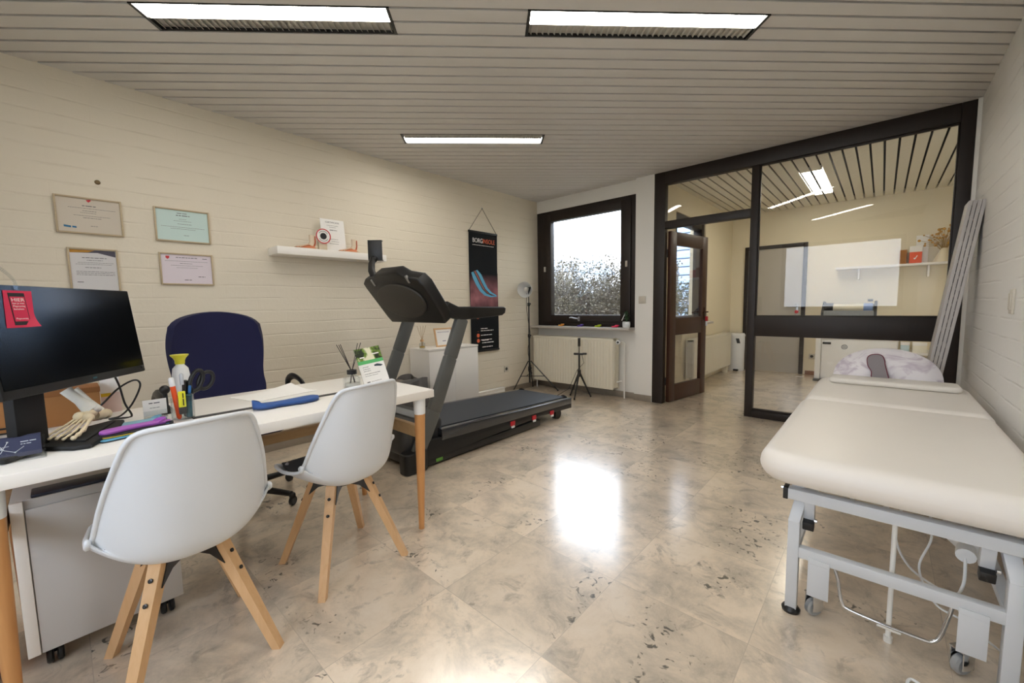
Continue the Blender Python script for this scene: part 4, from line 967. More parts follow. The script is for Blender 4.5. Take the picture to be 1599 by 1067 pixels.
for k in range(5):
    s = -.036 + .0185 * k; Lk = (.125, .128, .118, .108, .096)[k]; q = MB(); r = .0068 if k == 0 else .0043
    j = [fp(.012, s * .62, .036), fp(.012 + Lk * .55, s * 1.1, .016), fp(.012 + Lk * .80, s * 1.2, .010), fp(.012 + Lk, s * 1.25, .006)]
    for a, c in zip(j, j[1:]): q.tube([a, (a + c) / 2, c], [r, r * .68, r * 1.05], 8); q.ball(c, r * 1.12, seg=10)
    q.ball(j[0], r * 1.2, seg=10); q.build('toe_bones', M['bone'], t, world=True)
# business cards in a clear holder
t = thing('card_holder', 'clear acrylic holder with a stack of navy business cards', 'card holder', (1.815, -4.745, DZ))
HL = V((-.38, 0, 1)).normalized(); HN = Y_.cross(HL)
q = MB(); q.box((1.765, -4.80, DZ), (1.865, -4.692, DZ + .004)); q.box((1.861, -4.80, DZ), (1.865, -4.692, DZ + .026)); q.box((1.765, -4.80, DZ), (1.865, -4.797, DZ + .022)); q.box((1.765, -4.695, DZ), (1.865, -4.692, DZ + .022)); q.obox(V((1.785, -4.746, DZ + .028)), .105, .05, .003, Y_, HL, HN); q.build('holder', M['clear'], t, world=True, smooth=0)
for k in range(5): top_card = MB().obox(V((1.805 + .007 * k, -4.746, DZ + .036)), .09, .056, .0045, Y_, HL, HN, .0006).build('business_card', M['navy_card'], t, world=True, smooth=0)
oo = V((1.805 + .028, -4.746, DZ + .036)) + HN * .0026
q = MB(); q.lines(oo, Y_, HL, [(.006, .036, .014, .0035), (.006, .026, .007, .0028)], seed=2)
for a, c in (((-.04, .022), (-.025, -.004)), ((-.018, .018), (-.032, -.012)), ((-.038, .004), (-.016, .006)), ((-.025, -.004), (-.005, -.014)), ((-.005, -.014), (.012, .0))): q.tube([oo + Y_ * a[0] + HL * a[1], oo + Y_ * c[0] + HL * c[1]], .0007, 5)
for a in ((-.04, .022), (-.018, .018), (-.005, -.014), (-.03, .0)): q.ball(oo + Y_ * a[0] + HL * a[1], .0022, seg=8)
q.build('print', P('card_print', '#cfd6dc', .5), top_card, world=True, smooth=0)
# insoles
def insole(label, loc, rz, top, base, L=.25, flip=1, tilt=0., name='insole', group='sample insoles on the desk', th=1.):
    t = thing(name, label, 'insole', loc, rz, group)
    N = 26; l, r = [], []
    for i in range(N + 1):
        u = i / N; y = (u - .5) * L
        w = L * (.118 + .05 * max(0, math.sin((u - .32) * 2.1)) + .03 * math.exp(-((u - .14) / .13) ** 2)) * math.sqrt(max(0, 1 - abs(2 * u - 1) ** 7))
        m_ = flip * .012 * math.sin((u - .1) * 3.6)
        l.append((m_ - w, y)); r.append((m_ + w * (.86 if .3 < u < .6 else 1.), y))
    pts = l + r[::-1]
    MB().prism(pts, 0, .004 * th, bev=.0008).build('base_layer', base, t)
    MB().prism(pts, .004 * th, .008 * th, bev=.0012).build('top_layer', top, t)
    heel = [(p[0] * .96, p[1]) for p in pts if p[1] < -.02 * 1]
    def cup(u, v):
        a = PI * (1 + u); return V((.036 * L / .25 * math.cos(a), -L * .5 + .045 + .043 * math.sin(a) * L / .25, .006 * th + .014 * th * v * math.sin(PI * u) ** .5))
    MB().grid(cup, 14, 3, th=.002).build('heel_cup', top, t)
    if tilt: t.rotation_euler = (0, math.radians(tilt), rz)
    return t
def flatm(n, c): return P(n, c, .6, bump=.2, bscale=500)
az = math.atan2(-.30, .12) - PI / 2
rz = math.radians(118)
insole('light blue insole at the bottom of the sample pile on the desk', (1.800, -4.485, DZ), math.radians(185), flatm('ins_cyan', '#5fa3c4'), flatm('ins_black', '#16181c'), .20)
insole('black insole in the pile just above the light blue one', (1.795, -4.478, DZ + .0095), math.radians(176), flatm('ins_blk2', '#1c1c22'), flatm('ins_yel', '#c9a92a'), .20)
insole('purple insole on top of the sample pile', (1.765, -4.485, DZ + .019), math.radians(190), flatm('ins_purple', '#b165c0'), flatm('ins_purple2', '#8f4fa6'), .19)
insole('coral pink insole lying beside the sample pile', (1.712, -4.475, DZ), math.radians(178), flatm('ins_pink', '#d9576a'), flatm('ins_navy', '#28406a'), .18)
insole('pale blue insole lying in front of the small card stand', (1.612, -4.465, DZ), math.radians(190), flatm('ins_pale', '#86b4c8'), flatm('ins_grey', '#2f3c44'), .17)
insole('single dark blue insole lying across the dark desk slot', (1.735, -3.985, DZ + .004), math.radians(0), flatm('ins_blue', '#2d5596'), flatm('ins_blue2', '#1f3f74'), .27, group=None, th=1.9)
# small white card stand
t = thing('card_stand', 'small white sign card in a clear stand on the desk', 'card stand', (1.55, -4.408, DZ))
q = MB(); q.box((-.015, -.036, 0), (.02, .036, .003)); q.box((.0, -.036, .003), (.003, .036, .03)); q.box((-.006, -.036, .003), (-.004, .036, .03)); q.build('holder', M['clear'], t, smooth=0)
s = MB().box((-.003, -.036, .012), (-.001, .036, .074)).build('card', M['paper'], t, smooth=0)
MB().lines((-.0008, 0, .045), Y_, Z_, [(-.018, .018, .015, .006), (-.016, .016, -.004, .003)], seed=3).build('print', M['ink'], s, smooth=0)
# pen cup and what is in it
t = thing('pen_cup', 'clear acrylic pen cup on the desk', 'cup', (1.66, -4.338, DZ))
MB().lathe([(0, 0), (.037, 0), (.037, .088), (.0345, .088), (.0345, .004), (0, .004)], n=30).build('cup', M['clear'], t)
def pen(name, label, a, c, r, body, cap, cat='pen', capf=.75, cr_=1.08):
    a, c = V(a), V(c); t = thing(name, label, cat, a, 0, 'writing tools in the clear cup'); d_ = c - a
    MB().tube([(0, 0, 0), d_ * .04, d_ * capf], [r * .5, r, r], 12).build('barrel', body, t)
    MB().tube([d_ * capf, d_ * .97, d_], [r * cr_, r * cr_, r * .7], 12).build('cap', cap, t); return t
zc = DZ + .005
pen('marker', 'orange felt marker with a white tip in the pen cup', (1.672, -4.352, zc), (1.684, -4.370, zc + .165), .0085, P('orange_pen', '#e5561f', .4), M['white_plastic'], 'marker', .80)
pen('pen', 'clear capped pen standing behind the yellow highlighter', (1.665, -4.334, zc), (1.668, -4.336, zc + .175), .006, M['clear'], P('grey_cap2', '#b9bec4', .3))
pen('pen', 'black pen with rounded top in the pen cup', (1.650, -4.328, zc), (1.643, -4.322, zc + .145), .008, M['black'], M['black'], 'pen', .7, 1.3)
pen('pen', 'blue pen leaning right in the pen cup', (1.662, -4.325, zc), (1.668, -4.312, zc + .125), .005, P('pen_blue', '#1d4f8e', .4), P('pen_blue2', '#2566a8', .4))
pen('marker', 'thick teal marker standing in the right half of the pen cup', (1.672, -4.322, zc), (1.676, -4.319, zc + .092), .0105, P('teal_pen', '#1f5664', .4), P('teal_cap', '#184450', .4), 'marker', .7)
t = thing('highlighter', 'yellow highlighter with a grey cap, tip down in the pen cup', 'highlighter', (1.690, -4.343, zc + .012), 0, 'writing tools in the clear cup')
q = MB(); q.obox((0, 0, .066), .011, .023, .062, X_, Y_, Z_, .003); s = q.build('barrel', P('hi_yellow', '#e3e02f', .4, emit=None), t)
MB().lines((.0057, 0, .066), Z_, -Y_, [(-.024, .024, -.003, .006)], seed=2).build('print', M['ink_dark'], s, smooth=0)
MB().obox((0, 0, .022), .0115, .0235, .028, X_, Y_, Z_, .003).build('cap', M['dark_grey'], t)
t = thing('scissors', 'black handled scissors standing blades down in the pen cup', 'scissors', (1.652, -4.318, zc))
q = MB(); q.obox((0.002, .006, .05), .003, .012, .10, X_, V((0, 1, -.15)), V((0, .15, 1)), .001); q.obox((-.002, .008, .05), .003, .012, .10, X_, V((0, 1, -.1)), V((0, .1, 1)), .001); q.build('blades', M['steel'], t)
for (cy, cz, ry, rz_, x) in ((.030, .140, .020, .040, .004), (.062, .135, .024, .034, -.004)):
    pts = [(x, cy + ry * math.cos(a) * 1. + (.25 * rz_ * math.sin(a)), cz + rz_ * math.sin(a)) for a in [2 * PI * k / 20 for k in range(20)]]
    q = MB(); q.tube(pts, .0075, 8, closed=True); q.tube([(x, .012, .09), (x, cy * .7, cz - rz_ * .85)], .007, 8); q.build('handle', M['black'], t)
t = thing('spray_bottle', 'white plastic bottle with a yellow flared cap behind the pen cup', 'bottle', (1.46, -4.305, DZ))
MB().lathe([(0, 0), (.028, 0), (.031, .006), (.031, .15), (.027, .178), (.016, .192), (.013, .2), (0, .2)], n=28).build('bottle', M['white_plastic'], t)
MB().lathe([(0, .197), (.017, .197), (.018, .212), (.022, .222), (.032, .234), (.032, .237), (.0, .235)], n=28).build('cap', P('cap_yellow', '#dcd53a', .4), t)
t = thing('stamp', 'small black round-headed hand stamp between card stand and pen cup', 'stamp', (1.50, -4.368, DZ))
q = MB(); q.ball((0, 0, .10), .0185); q.build('knob', M['black'], t); q = MB(); q.lathe([(0, 0), (.019, 0), (.019, .02), (.009, .035), (.008, .085), (0, .085)], n=20); q.build('body', M['black'], t)
# paper, diffuser and flyer
def sheet(u, v):
    a = math.radians(14); x, y = (u - .5) * .21, (v - .5) * .30
    return V((1.45 + x * math.cos(a) - y * math.sin(a) * .6, -3.945 + y * math.cos(a) + x * math.sin(a), DZ + .003 + .045 * max(0, (1 - u) * v - .35) ** 1.5))
t = MB().grid(sheet, 14, 14, th=.002).build('paper_sheets', M['paper']); tag(t, 'white sheets of paper on the desk behind the dark blue insole, one corner lifting', 'papers')
diffuser('reed_diffuser', 'reed diffuser with black collar and dark reeds on the desk beside the flyer', (1.60, -3.615, DZ), M['black'], P('clear_liquid', '#dcd9d0', .1), .085, [(.0, -.075), (.015, -.07), (-.01, -.05), (.01, .035), (-.005, .06)], 2, P('dark_reed', '#2a2320', .6), .043)
t = thing('flyer_stand', 'upright flyer with a green forest header in a clear stand on the desk', 'flyer', (1.61, -3.475, DZ))
LF = V((-.40, -.08, 1)).normalized(); FX = V((.10, 1, 0)).normalized(); FX = (FX - LF * FX.dot(LF)).normalized(); NF = FX.cross(LF); c0 = V((0, 0, .004)) + LF * .105
q = MB(); q.obox(c0 - NF * .003, .152, .214, .003, FX, LF, NF); q.obox(V((-.02, 0, .002)), .15, .07, .003, FX, Z_.cross(FX), Z_); q.build('stand', M['clear'], t, smooth=0)
s = MB().obox(c0, .148, .21, .0012, FX, LF, NF).build('flyer', M['paper'], t, smooth=0)
f0 = c0 + NF * .0008
def forest():
    m = P('forest_print', '#3f5a24', .5); nt = m.node_tree; b = nt.nodes['Principled BSDF']; tc = nt.nodes.new('ShaderNodeTexCoord')
    n = nt.nodes.new('ShaderNodeTexNoise'); n.inputs['Scale'].default_value = 28; n.inputs['Detail'].default_value = 4; nt.links.new(tc.outputs['Object'], n.inputs['Vector'])
    r = nt.nodes.new('ShaderNodeValToRGB'); e = r.color_ramp; e.elements[0].position = .38; e.elements[0].color = (*lin('#1e2a12'), 1); e.elements[1].position = .68; e.elements[1].color = (*lin('#e3dfc0'), 1); x = e.elements.new(.52); x.color = (*lin('#6d8a2e'), 1)
    sp = nt.nodes.new('ShaderNodeSeparateXYZ'); nt.links.new(tc.outputs['Object'], sp.inputs[0]); ab = nt.nodes.new('ShaderNodeMath'); ab.operation = 'ABSOLUTE'; nt.links.new(sp.outputs['Y'], ab.inputs[0]); mr = nt.nodes.new('ShaderNodeMapRange'); mr.inputs[1].default_value = 0; mr.inputs[2].default_value = .05; mr.inputs[3].default_value = .22; mr.inputs[4].default_value = -.08; nt.links.new(ab.outputs[0], mr.inputs[0]); ad = nt.nodes.new('ShaderNodeMath'); nt.links.new(n.outputs['Fac'], ad.inputs[0]); nt.links.new(mr.outputs[0], ad.inputs[1])
    nt.links.new(ad.outputs[0], r.inputs[0]); nt.links.new(r.outputs[0], b.inputs['Base Color']); return m
MB().obox(f0 + LF * .069, .148, .072, .0006, FX, LF, NF).build('forest_picture', forest(), s, smooth=0)
MB().obox(f0 + LF * .023, .148, .02, .0008, FX, LF, NF).build('green_band', P('flyer_green', '#57b36a', .5), s, smooth=0)
q = MB(); q.lines(f0 + NF * .0005, FX, LF, [(-.055, -.028, .052, .011), (.02, .06, .064, .011)], seed=2); q.build('header_print', M['paper'], s, smooth=0)
q = MB(); q.prism([(.012, .0), (.03, .004), (.055, -.004), (.062, -.01), (.05, -.014), (.03, -.010), (.014, -.008)], .0004, .0012, o=f0, X=FX, Y=LF, Z=NF); q.build('insole_picture', P('flyer_insole', '#2d3d48', .5), s, smooth=0)
q = MB(); q.lines(f0, FX, LF, [(-.055, -.02, -.004, .004), (-.055, -.012, -.016, .004), (-.055, -.012, -.027, .004), (-.055, .035, -.044, .004), (-.055, .02, -.055, .003), (-.055, -.035, -.09, .008), (-.03, .03, -.09, .003)], seed=7); q.build('print', M['ink'], s, smooth=0)

# ================================================================== TREATMENT COUCH
t = thing('treatment_couch', 'cream vinyl treatment couch on a white steel frame along the right wall', 'treatment couch', (3.74, -1.95, 0))
MB().cushion(3.352, 4.10, -2.945, -1.795, .497, .612, [.03, .03, .11, .11], .056).build('mattress', M['vinyl'], t, world=True, smooth=60)
MB().cushion(3.362, 4.10, -1.785, -.93, .515, .612, [.09, .09, .03, .03], .046).build('head_section', M['vinyl'], t, world=True, smooth=60)
q = MB()
for lo, hi in (((3.45, -2.895, .438), (4.06, -2.855, .478)), ((3.46, -2.86, .455), (3.50, -1.05, .497)), ((4.01, -2.86, .455), (4.05, -1.05, .497)), ((3.50, -1.83, .455), (4.01, -1.79, .497)), ((3.50, -1.09, .455), (4.01, -1.05, .497))): q.box(lo, hi, .003)
q.build('upper_frame', M['couch_metal'], t, world=True)
for x in (3.442,): 
    q = MB(); q.box((x - .004, -2.897, .436), (x + .012, -2.853, .48), .003); q.build('end_cap', M['black'], t, world=True)
    q = MB(); q.tube([(x - .012, -2.875, .47), (x + .0, -2.875, .47)], .006, 8); q.build('end_screw', M['chrome'], t, world=True)
def leg(x, y, sy):
    q = MB(); a, c, e = V((x, y, .012)), V((x, y, .355)), V((x + (.018 if x < 3.7 else -.018), y + sy * .05, .455))
    q.obox((a + c) / 2, .036, .036, (c - a).length, X_, Y_, Z_, .003); d_ = (e - c).normalized(); q.obox((c + e) / 2, .036, .034, (e - c).length + .02, X_, X_.cross(d_) * -1, d_, .003)
    l = q.build('leg', M['couch_metal'], t, world=True)
    MB().lathe([(0, 0), (.028, 0), (.030, .01), (.022, .022), (0, .022)], (x, y, 0), n=20).build('foot_cap', M['black'], l, world=True)
for y, sy in ((-2.872, 1), (-1.12, -1)):
    leg(3.475, y, sy); leg(4.0, y, sy)
    q = MB(); q.box((3.49, y - .016, .222), (3.985, y + .016, .262), .003); q.build('cross_bar', M['couch_metal'], t, world=True)
    for x0 in (3.522, 3.892):
        q = MB(); q.box((x0, y - .02, .095), (x0 + .062, y - .0155, .235), .001); q.box((x0, y - .02, .215), (x0 + .062, y + .03, .222), .001); q.build('caster_plate', M['couch_metal'], t, world=True)
        q = MB(); cx = x0 + .02; cy = y + .025
        q.lathe([(0, -.012), (.026, -.012), (.032, -.007), (.032, .007), (.026, .012), (0, .012)], (cx, cy, .034), axis=V((.75, -.66, 0)), n=26); w_ = q.build('wheel', P('grey_rubber', '#a4a8ac', .35, metal=.4), t, world=True)
        q = MB(); q.lathe([(0, -.016), (.013, -.016), (.013, .016), (0, .016)], (cx, cy, .034), axis=V((.75, -.66, 0)), n=18)
        for s in (-1, 1): q.obox(V((cx, cy, .055)) + V((.75, -.66, 0)) * .017 * s, .004, .04, .06, V((.75, -.66, 0)), V((.66, .75, 0)), Z_, .001)
        q.obox((cx, cy, .086), .04, .05, .006, V((.75, -.66, 0)), V((.66, .75, 0)), Z_, .002); q.cyl((cx, cy, .086), (cx, cy, .1), .008, n=12); q.build('caster_fork', M['chrome'], t, world=True)
for x in (3.475, 4.0): MB().box((x - .016, -2.86, .23), (x + .016, -1.13, .255), .003).build('side_rail', M['couch_metal'], t, world=True)
for x in (3.515, 3.945):     # stub arms of the lifting linkage
    q = MB(); q.obox((x, -2.845, .405), .032, .03, .10, X_, V((0, 1, .2)), V((0, -.2, 1)), .003); l = q.build('linkage_arm', M['couch_metal'], t, world=True)
    MB().obox((x, -2.857, .345), .034, .032, .032, X_, V((0, 1, .2)), V((0, -.2, 1)), .003).build('linkage_cap', M['black'], l, world=True)
    MB().lathe([(0, 0), (.007, 0), (.007, .008), (0, .009)], (x + .017, -2.86, .365), axis=X_, n=12).build('linkage_bolt', M['chrome'], l, world=True)
q = MB(); pts = spline([(3.59, -2.84, .215), (3.605, -2.845, .17), (3.62, -2.86, .10), (3.64, -2.865, .083), (3.72, -2.868, .078), (3.82, -2.866, .074), (3.845, -2.862, .077), (3.862, -2.855, .10), (3.878, -2.84, .16), (3.885, -2.835, .20)], 6)
q.tube(pts, .0055, 10); q.build('foot_pedal', M['chrome'], t, world=True)
q = MB(); q.tube([(3.745, -2.80, .455), (3.745, -2.83, .02)], .0075, 10); q.lathe([(0, 0), (.012, 0), (.012, .02), (0, .02)], (3.745, -2.83, .0), n=12); q.tube([(3.715, -2.835, .05), (3.775, -2.83, .045)], .006, 8); q.build('brake_rod', M['white_paint'], t, world=True)
q = MB(); q.obox((3.93, -2.62, .34), .07, .16, .06, V((.9, .3, 0)), V((-.3, .9, 0)), Z_, .01); q.cyl((3.92, -2.70, .34), (3.915, -2.745, .335), .024, n=16); q.build('motor', M['white_plastic'], t, world=True)
q = MB()
q.tube(spline([(3.915, -2.74, .33), (3.912, -2.76, .24), (3.89, -2.70, .17), (3.80, -2.55, .15), (3.76, -2.45, .23), (3.80, -2.3, .36)], 8), .0042, 8)
q.tube(spline([(3.84, -2.5, .40), (3.85, -2.58, .30), (3.82, -2.64, .20), (3.86, -2.7, .12), (3.93, -2.72, .1), (4.02, -2.70, .03), (4.06, -2.6, .012)], 8), .0036, 8)
q.tube(spline([(3.60, -2.6, .44), (3.63, -2.66, .40), (3.68, -2.68, .385), (3.73, -2.64, .40)], 8), .005, 8); q.build('power_cable', M['white_plastic'], t, world=True)
q = MB(); q.tube(spline([(3.86, -3.02, .005), (3.80, -2.98, .006), (3.79, -3.03, .006), (3.84, -3.09, .006), (3.92, -3.06, .006), (4.0, -3.0, .006), (4.08, -2.9, .006)], 8), .0042, 8)
tag(q.build('floor_cable', M['white_plastic']), 'white cable lying on the floor in front of the couch, lower right', 'cable')
t = thing('flat_pillow', 'thin flat white pillow lying across the head of the couch', 'pillow', (3.73, -1.16, .612))
MB().cushion(3.435, 4.045, -1.225, -1.03, .613, .648, .03, .016, bulge=.01).build('pillow', P('pillow_white', '#e3dfd8', .5), t, world=True, smooth=60)
t = thing('face_cushion', 'domed marbled white face cushion with a keyhole opening, leaning behind the flat pillow', 'cushion', (3.70, -1.02, .612))
def marble():
    m = P('marbled_fabric', '#e4dfe6', .7); nt = m.node_tree; b = nt.nodes['Principled BSDF']; tc = nt.nodes.new('ShaderNodeTexCoord')
    n = nt.nodes.new('ShaderNodeTexNoise'); n.inputs['Scale'].default_value = 7; n.inputs['Distortion'].default_value = 2.5; n.inputs['Detail'].default_value = 4; nt.links.new(tc.outputs['Object'], n.inputs['Vector'])
    r = nt.nodes.new('ShaderNodeValToRGB'); e = r.color_ramp; e.elements[0].position = .36; e.elements[0].color = (*lin('#c9c0cc'), 1); e.elements[1].position = .52; e.elements[1].color = (*lin('#e8e5ea'), 1)
    nt.links.new(n.outputs['Fac'], r.inputs[0]); nt.links.new(r.outputs[0], b.inputs['Base Color']); return m
def dome(u, v):
    a = PI * u; R0 = 1 - .0 * v
    return V((3.715 + .275 * math.cos(a) * (1 - .35 * v * v) , -1.005 + .13 * v ** .8 - .0 * u, .614 + (.22 * math.sin(a) ** .8) * (1 - .25 * v ** 2) * (1)))
q = MB()
# front face is a fan with the dome outline, slightly pillowed; the rim rolls back
def face(u, v):
    a = PI * u; rr = v
    x = 3.715 + .275 * math.cos(a) * rr; z = .614 + .215 * (math.sin(a) ** .85 if math.sin(a) > 0 else 0) * rr
    return V((x, -.99 - .03 * math.sin(PI * min(1, (1 - v) * 1.1 + .0)) + .045 * v ** 6 + (z - .614) * .22, z))
q.grid(face, 40, 14)
def rim(u, v):
    p = face(u, 1.); return V((p.x + (3.715 - p.x) * .12 * v * v, p.y + .11 * v, p.z - (p.z - .614) * .18 * v * v))
q.grid(rim, 40, 6); q.build('cushion', marble(), t, world=True, smooth=60)
kx, kz = 3.665, .73
def kp(x, z, n=0.): return V((x, -1.027 + (z - .614) * .22 - n, z))
hole = [(-.045, .035), (-.03, .058), (.0, .066), (.028, .058), (.042, .03), (.046, .0), (.058, -.05), (.062, -.10), (-.012, -.10), (-.02, -.05), (-.04, -.01)]
hp = [p for p in spline([(a, c, 0) for a, c in hole], 4, True)]
MB().prism([(kx + p.x, kz + p.y) for p in hp], .0, .006, o=(0, -1.027 - .614 * .22, 0), X=X_, Y=V((0, .22, 1)), Z=V((0, -1, .22)).normalized()).build('keyhole', P('keyhole_grey', '#8a8488', .8), t, world=True)
MB().tube([kp(kx + p.x, kz + p.y, .006) for p in hp], .0028, 6, closed=True).build('keyhole_piping', P('piping_maroon', '#6d2238', .6), t, world=True)

# bundle of boards leaning on the right wall
t0 = None
LB = V((.1187, 0, 1)).normalized(); LN = V((1, 0, -.1187)).normalized()
def board(label, k, grain):
    t = thing('leaning_board', label, 'board', (3.872 + .0205 * k, -.42, .0), 0, 'boards leaning in the corner by the couch')
    MB().obox(LB * .905 + V((0, 0, .012)) , .0185, .21, 1.80, LN, Y_, LB, .0015).build('plank', grain, t)
    q = MB()
    R = random.Random(k)
    z = -.8
    while z < .8:
        w_ = R.uniform(.03, .10); q.obox(LB * (.905 + z + w_ / 2) + LN * .0088 + V((0, -.1052, .012)), .0022, .001, w_, LN, Y_, LB); z += w_ + R.uniform(.008, .03)
    if k < 3: q.build('edge_line', M['ink_dark'], t, smooth=0)
    else: q.bm.free()
    return t
gw = wood('grey_board_wood', '#c8c4c2', '#b2adab', .55, 'Z', 6)
board('grey wooden board leaning in the right corner, leftmost of the bundle', 0, gw)
board('grey wooden board leaning in the right corner, second from the left', 1, gw)
board('grey wooden board leaning in the right corner, third from the left', 2, gw)
board('grey wooden board leaning in the right corner, rightmost, nearest the wall', 3, gw)

# ================================================================== FAR CORNER
# radiators
def radiator(label, x0, x1, y0, y1, z0, z1, flip=None):
    t = thing('radiator', label, 'radiator', ((x0 + x1) / 2, (y0 + y1) / 2, 0))
    q = MB(); n = int((x1 - x0) / .042); pts = []
    for i in range(n):
        a = x0 + .004 + (x1 - x0 - .008) * i / n; w_ = (x1 - x0 - .008) / n
        pts += [(a, y0 + .006), (a + w_ * .12, y0), (a + w_ * .88, y0), (a + w_, y0 + .006)]
    pts += [(x1, y0 + .02), (x0, y0 + .02)]
    q.prism(pts, z0 + .02, z1 - .03); q.box((x0, y0 + .002, z0), (x1, y0 + .02, z0 + .022), .004); q.box((x0, y0 + .002, z1 - .032), (x1, y0 + .02, z1), .004); q.build('front_panel', M['rad'], t, world=True)
    q = MB(); q.box((x0, y1 - .02, z0), (x1, y1, z1), .004); q.build('rear_panel', M['rad'], t, world=True)
    q = MB()
    for i in range(int((x1 - x0) / .05)): x = x0 + .02 + i * .05; q.box((x, y0 + .02, z0 + .03), (x + .002, y1 - .02, z1 - .03))
    for y in [y0 + .03 + (y1 - y0 - .06) * k / 3 for k in range(4)]: q.tube([(x1 - .004, y, z0 + .02), (x1 - .004, y, z1 - .02)], .012, 8)
    q.build('fins', M['rad'], t, world=True, smooth=50)
    MB().box((x0, y0 + .01, z1 - .004), (x1 - .02, y1 - .005, z1 + .004), .002).build('top_grille', M['rad'], t, world=True)
    return t
t = radiator('long cream panel radiator under the far window', .06, 1.30, -.20, -.05, .115, .735)
q = MB(); q.cyl((1.30, -.12, .70), (1.345, -.12, .70), .012, n=12); q.lathe([(0, 0), (.024, 0), (.028, .012), (.026, .05), (.02, .056), (0, .056)], (1.335, -.13, .70), axis=V((.35, -1, 0)), n=20); vv = q.build('valve', M['white_plastic'], t, world=True)
q = MB(); q.lathe([(0, .056), (.013, .056), (.011, .061), (0, .061)], (1.335, -.13, .70), axis=V((.35, -1, 0)), n=16); q.build('valve_cap', M['black'], vv, world=True)
q = MB(); q.tube([(1.345, -.12, .70), (1.375, -.10, .70), (1.385, -.075, .68), (1.385, -.07, .0)], .009, 8); q.build('pipe', M['white_paint'], t, world=True)
q = MB(); q.tube([(.075, -.13, .13), (.07, -.13, .0)], .009, 8); q.build('pipe', M['white_paint'], t, world=True)
q = MB(); q.tube([(1.30, -.11, .2), (1.36, -.09, .215)], .009, 8); q.build('pipe', M['white_paint'], t, world=True)

# clips and plant on the sill
SZ = .872
for x, colr, nm in ((.475, '#e59a3c', 'orange'), (.775, '#5b3f9c', 'purple'), (1.035, '#b4c71f', 'lime green'), (1.275, '#dd2f52', 'red')):
    t = thing('sponge_shape', 'small flat %s toy piece on the far window sill' % nm, 'toy', (x, -.10, SZ), 0, 'coloured pieces on the window sill')
    c_ = P('piece_' + nm.split()[0], colr, .6)
    MB().cushion(-.045, .03, -.02, .02, 0, .018, .018, .008).build('body', c_, t)
    MB().cushion(-.005, .048, -.017, .017, .016, .031, .015, .007).build('upper_half', c_, t)
t = thing('potted_plant', 'small plant in a round white pot at the right end of the window sill', 'plant', (1.415, -.09, SZ))
MB().lathe([(0, 0), (.036, 0), (.044, .012), (.046, .05), (.043, .072), (.038, .072), (.036, .05), (0, .05)], n=28).build('pot', M['white_plastic'], t)
MB().lathe([(0, .05), (.037, .05), (.034, .062), (0, .066)], n=20).build('soil', P('potting_soil', '#2a211a', .9), t)
R = random.Random(11); q = MB(); q2 = MB()
for i in range(34):
    a = R.uniform(0, 2 * PI); h_ = R.uniform(.04, .13); r_ = R.uniform(.005, .04) * (1.2 - h_ / .2); p = V((r_ * math.cos(a), r_ * math.sin(a) * .7, .06 + h_))
    q2.tube([(0, 0, .06), (p.x * .4, p.y * .4, .06 + h_ * .6), p], .0015, 5)
    u_ = V((math.cos(a), math.sin(a), R.uniform(-.2, .9))).normalized(); w_ = u_.cross(Z_).normalized(); L_ = R.uniform(.022, .036)
    def lf(u, v): return p + u_ * L_ * u + w_ * (v - .5) * L_ * .75 * math.sin(PI * min(1, u * .96 + .04)) + Z_ * (-.008 * u * u)
    q.grid(lf, 5, 2)
q.build('leaves', P('plant_green', '#1f4a2c', .45), t); q2.build('stems', P('stem_green', '#33502c', .6), t)
q = MB(); q.obox((-.04, .0, .125), .003, .010, .09, Y_, X_, V((.5, 0, 1)).normalized(), .001); tag(q.build('plant_marker', M['white_plastic'], t), 'white plastic plant marker')

# photographic lamp on a tall stand
t = thing('studio_lamp', 'black light stand with a round aluminium reflector lamp in the far left corner', 'lamp', (.06, -.30, 0))
bx_, by_ = .125, -.36
q = MB(); q.cyl((bx_, by_, .10), (bx_, by_, .75), .012, n=12); q.cyl((bx_, by_, .74), (bx_, by_, 1.18), .009, n=12); q.cyl((bx_, by_, 1.16), (bx_, by_, 1.34), .006, n=12); q.build('pole', M['black_metal'], t, world=True)
for z in (.30, .745, 1.17):
    q = MB(); q.cyl((bx_, by_, z - .022), (bx_, by_, z + .022), .019, n=14); q.cyl((bx_, by_, z), (bx_ + .04, by_ - .02, z + .008), .006, n=8); q.ball((bx_ + .042, by_ - .02, z + .008), .011, seg=10); q.build('collar', M['black'], t, world=True)
for (fx, fy) in ((.035, -.60), (.49, -.21), (.04, -.19)):
    a = V((bx_, by_, .40)); f = V((fx, fy, .012)); d_ = (f - a); q = MB(); q.tube([a + V((d_.x, d_.y, 0)).normalized() * .018, f], .0075, 8)
    m_ = a + d_ * .52; q.tube([V((bx_, by_, .19)), m_], .005, 8); l = q.build('leg', M['black_metal'], t, world=True)
    MB().ball(f, .011, seg=10).build('rubber_tip', M['black_matt'], l, world=True)
q = MB()
cpts = [(bx_ + .03 * math.cos(k * .9) + .018, by_ - .02 + .022 * math.sin(k * 1.3), .16 + .012 * k) for k in range(16)]
q.tube(spline(cpts, 4), .004, 6); q.tube(spline([(bx_ + .015, by_, .36), (bx_ - .018, by_ - .01, .55), (bx_ + .02, by_, .75), (bx_ - .015, by_, .95), (bx_ - .035, by_ - .005, 1.15), (bx_ - .03, by_, 1.32)], 6), .0035, 6); q.build('cord', M['black'], t, world=True)
AX = V((.30, -1, -.12)).normalized(); hc = V((bx_ - .02, by_ - .01, 1.375))
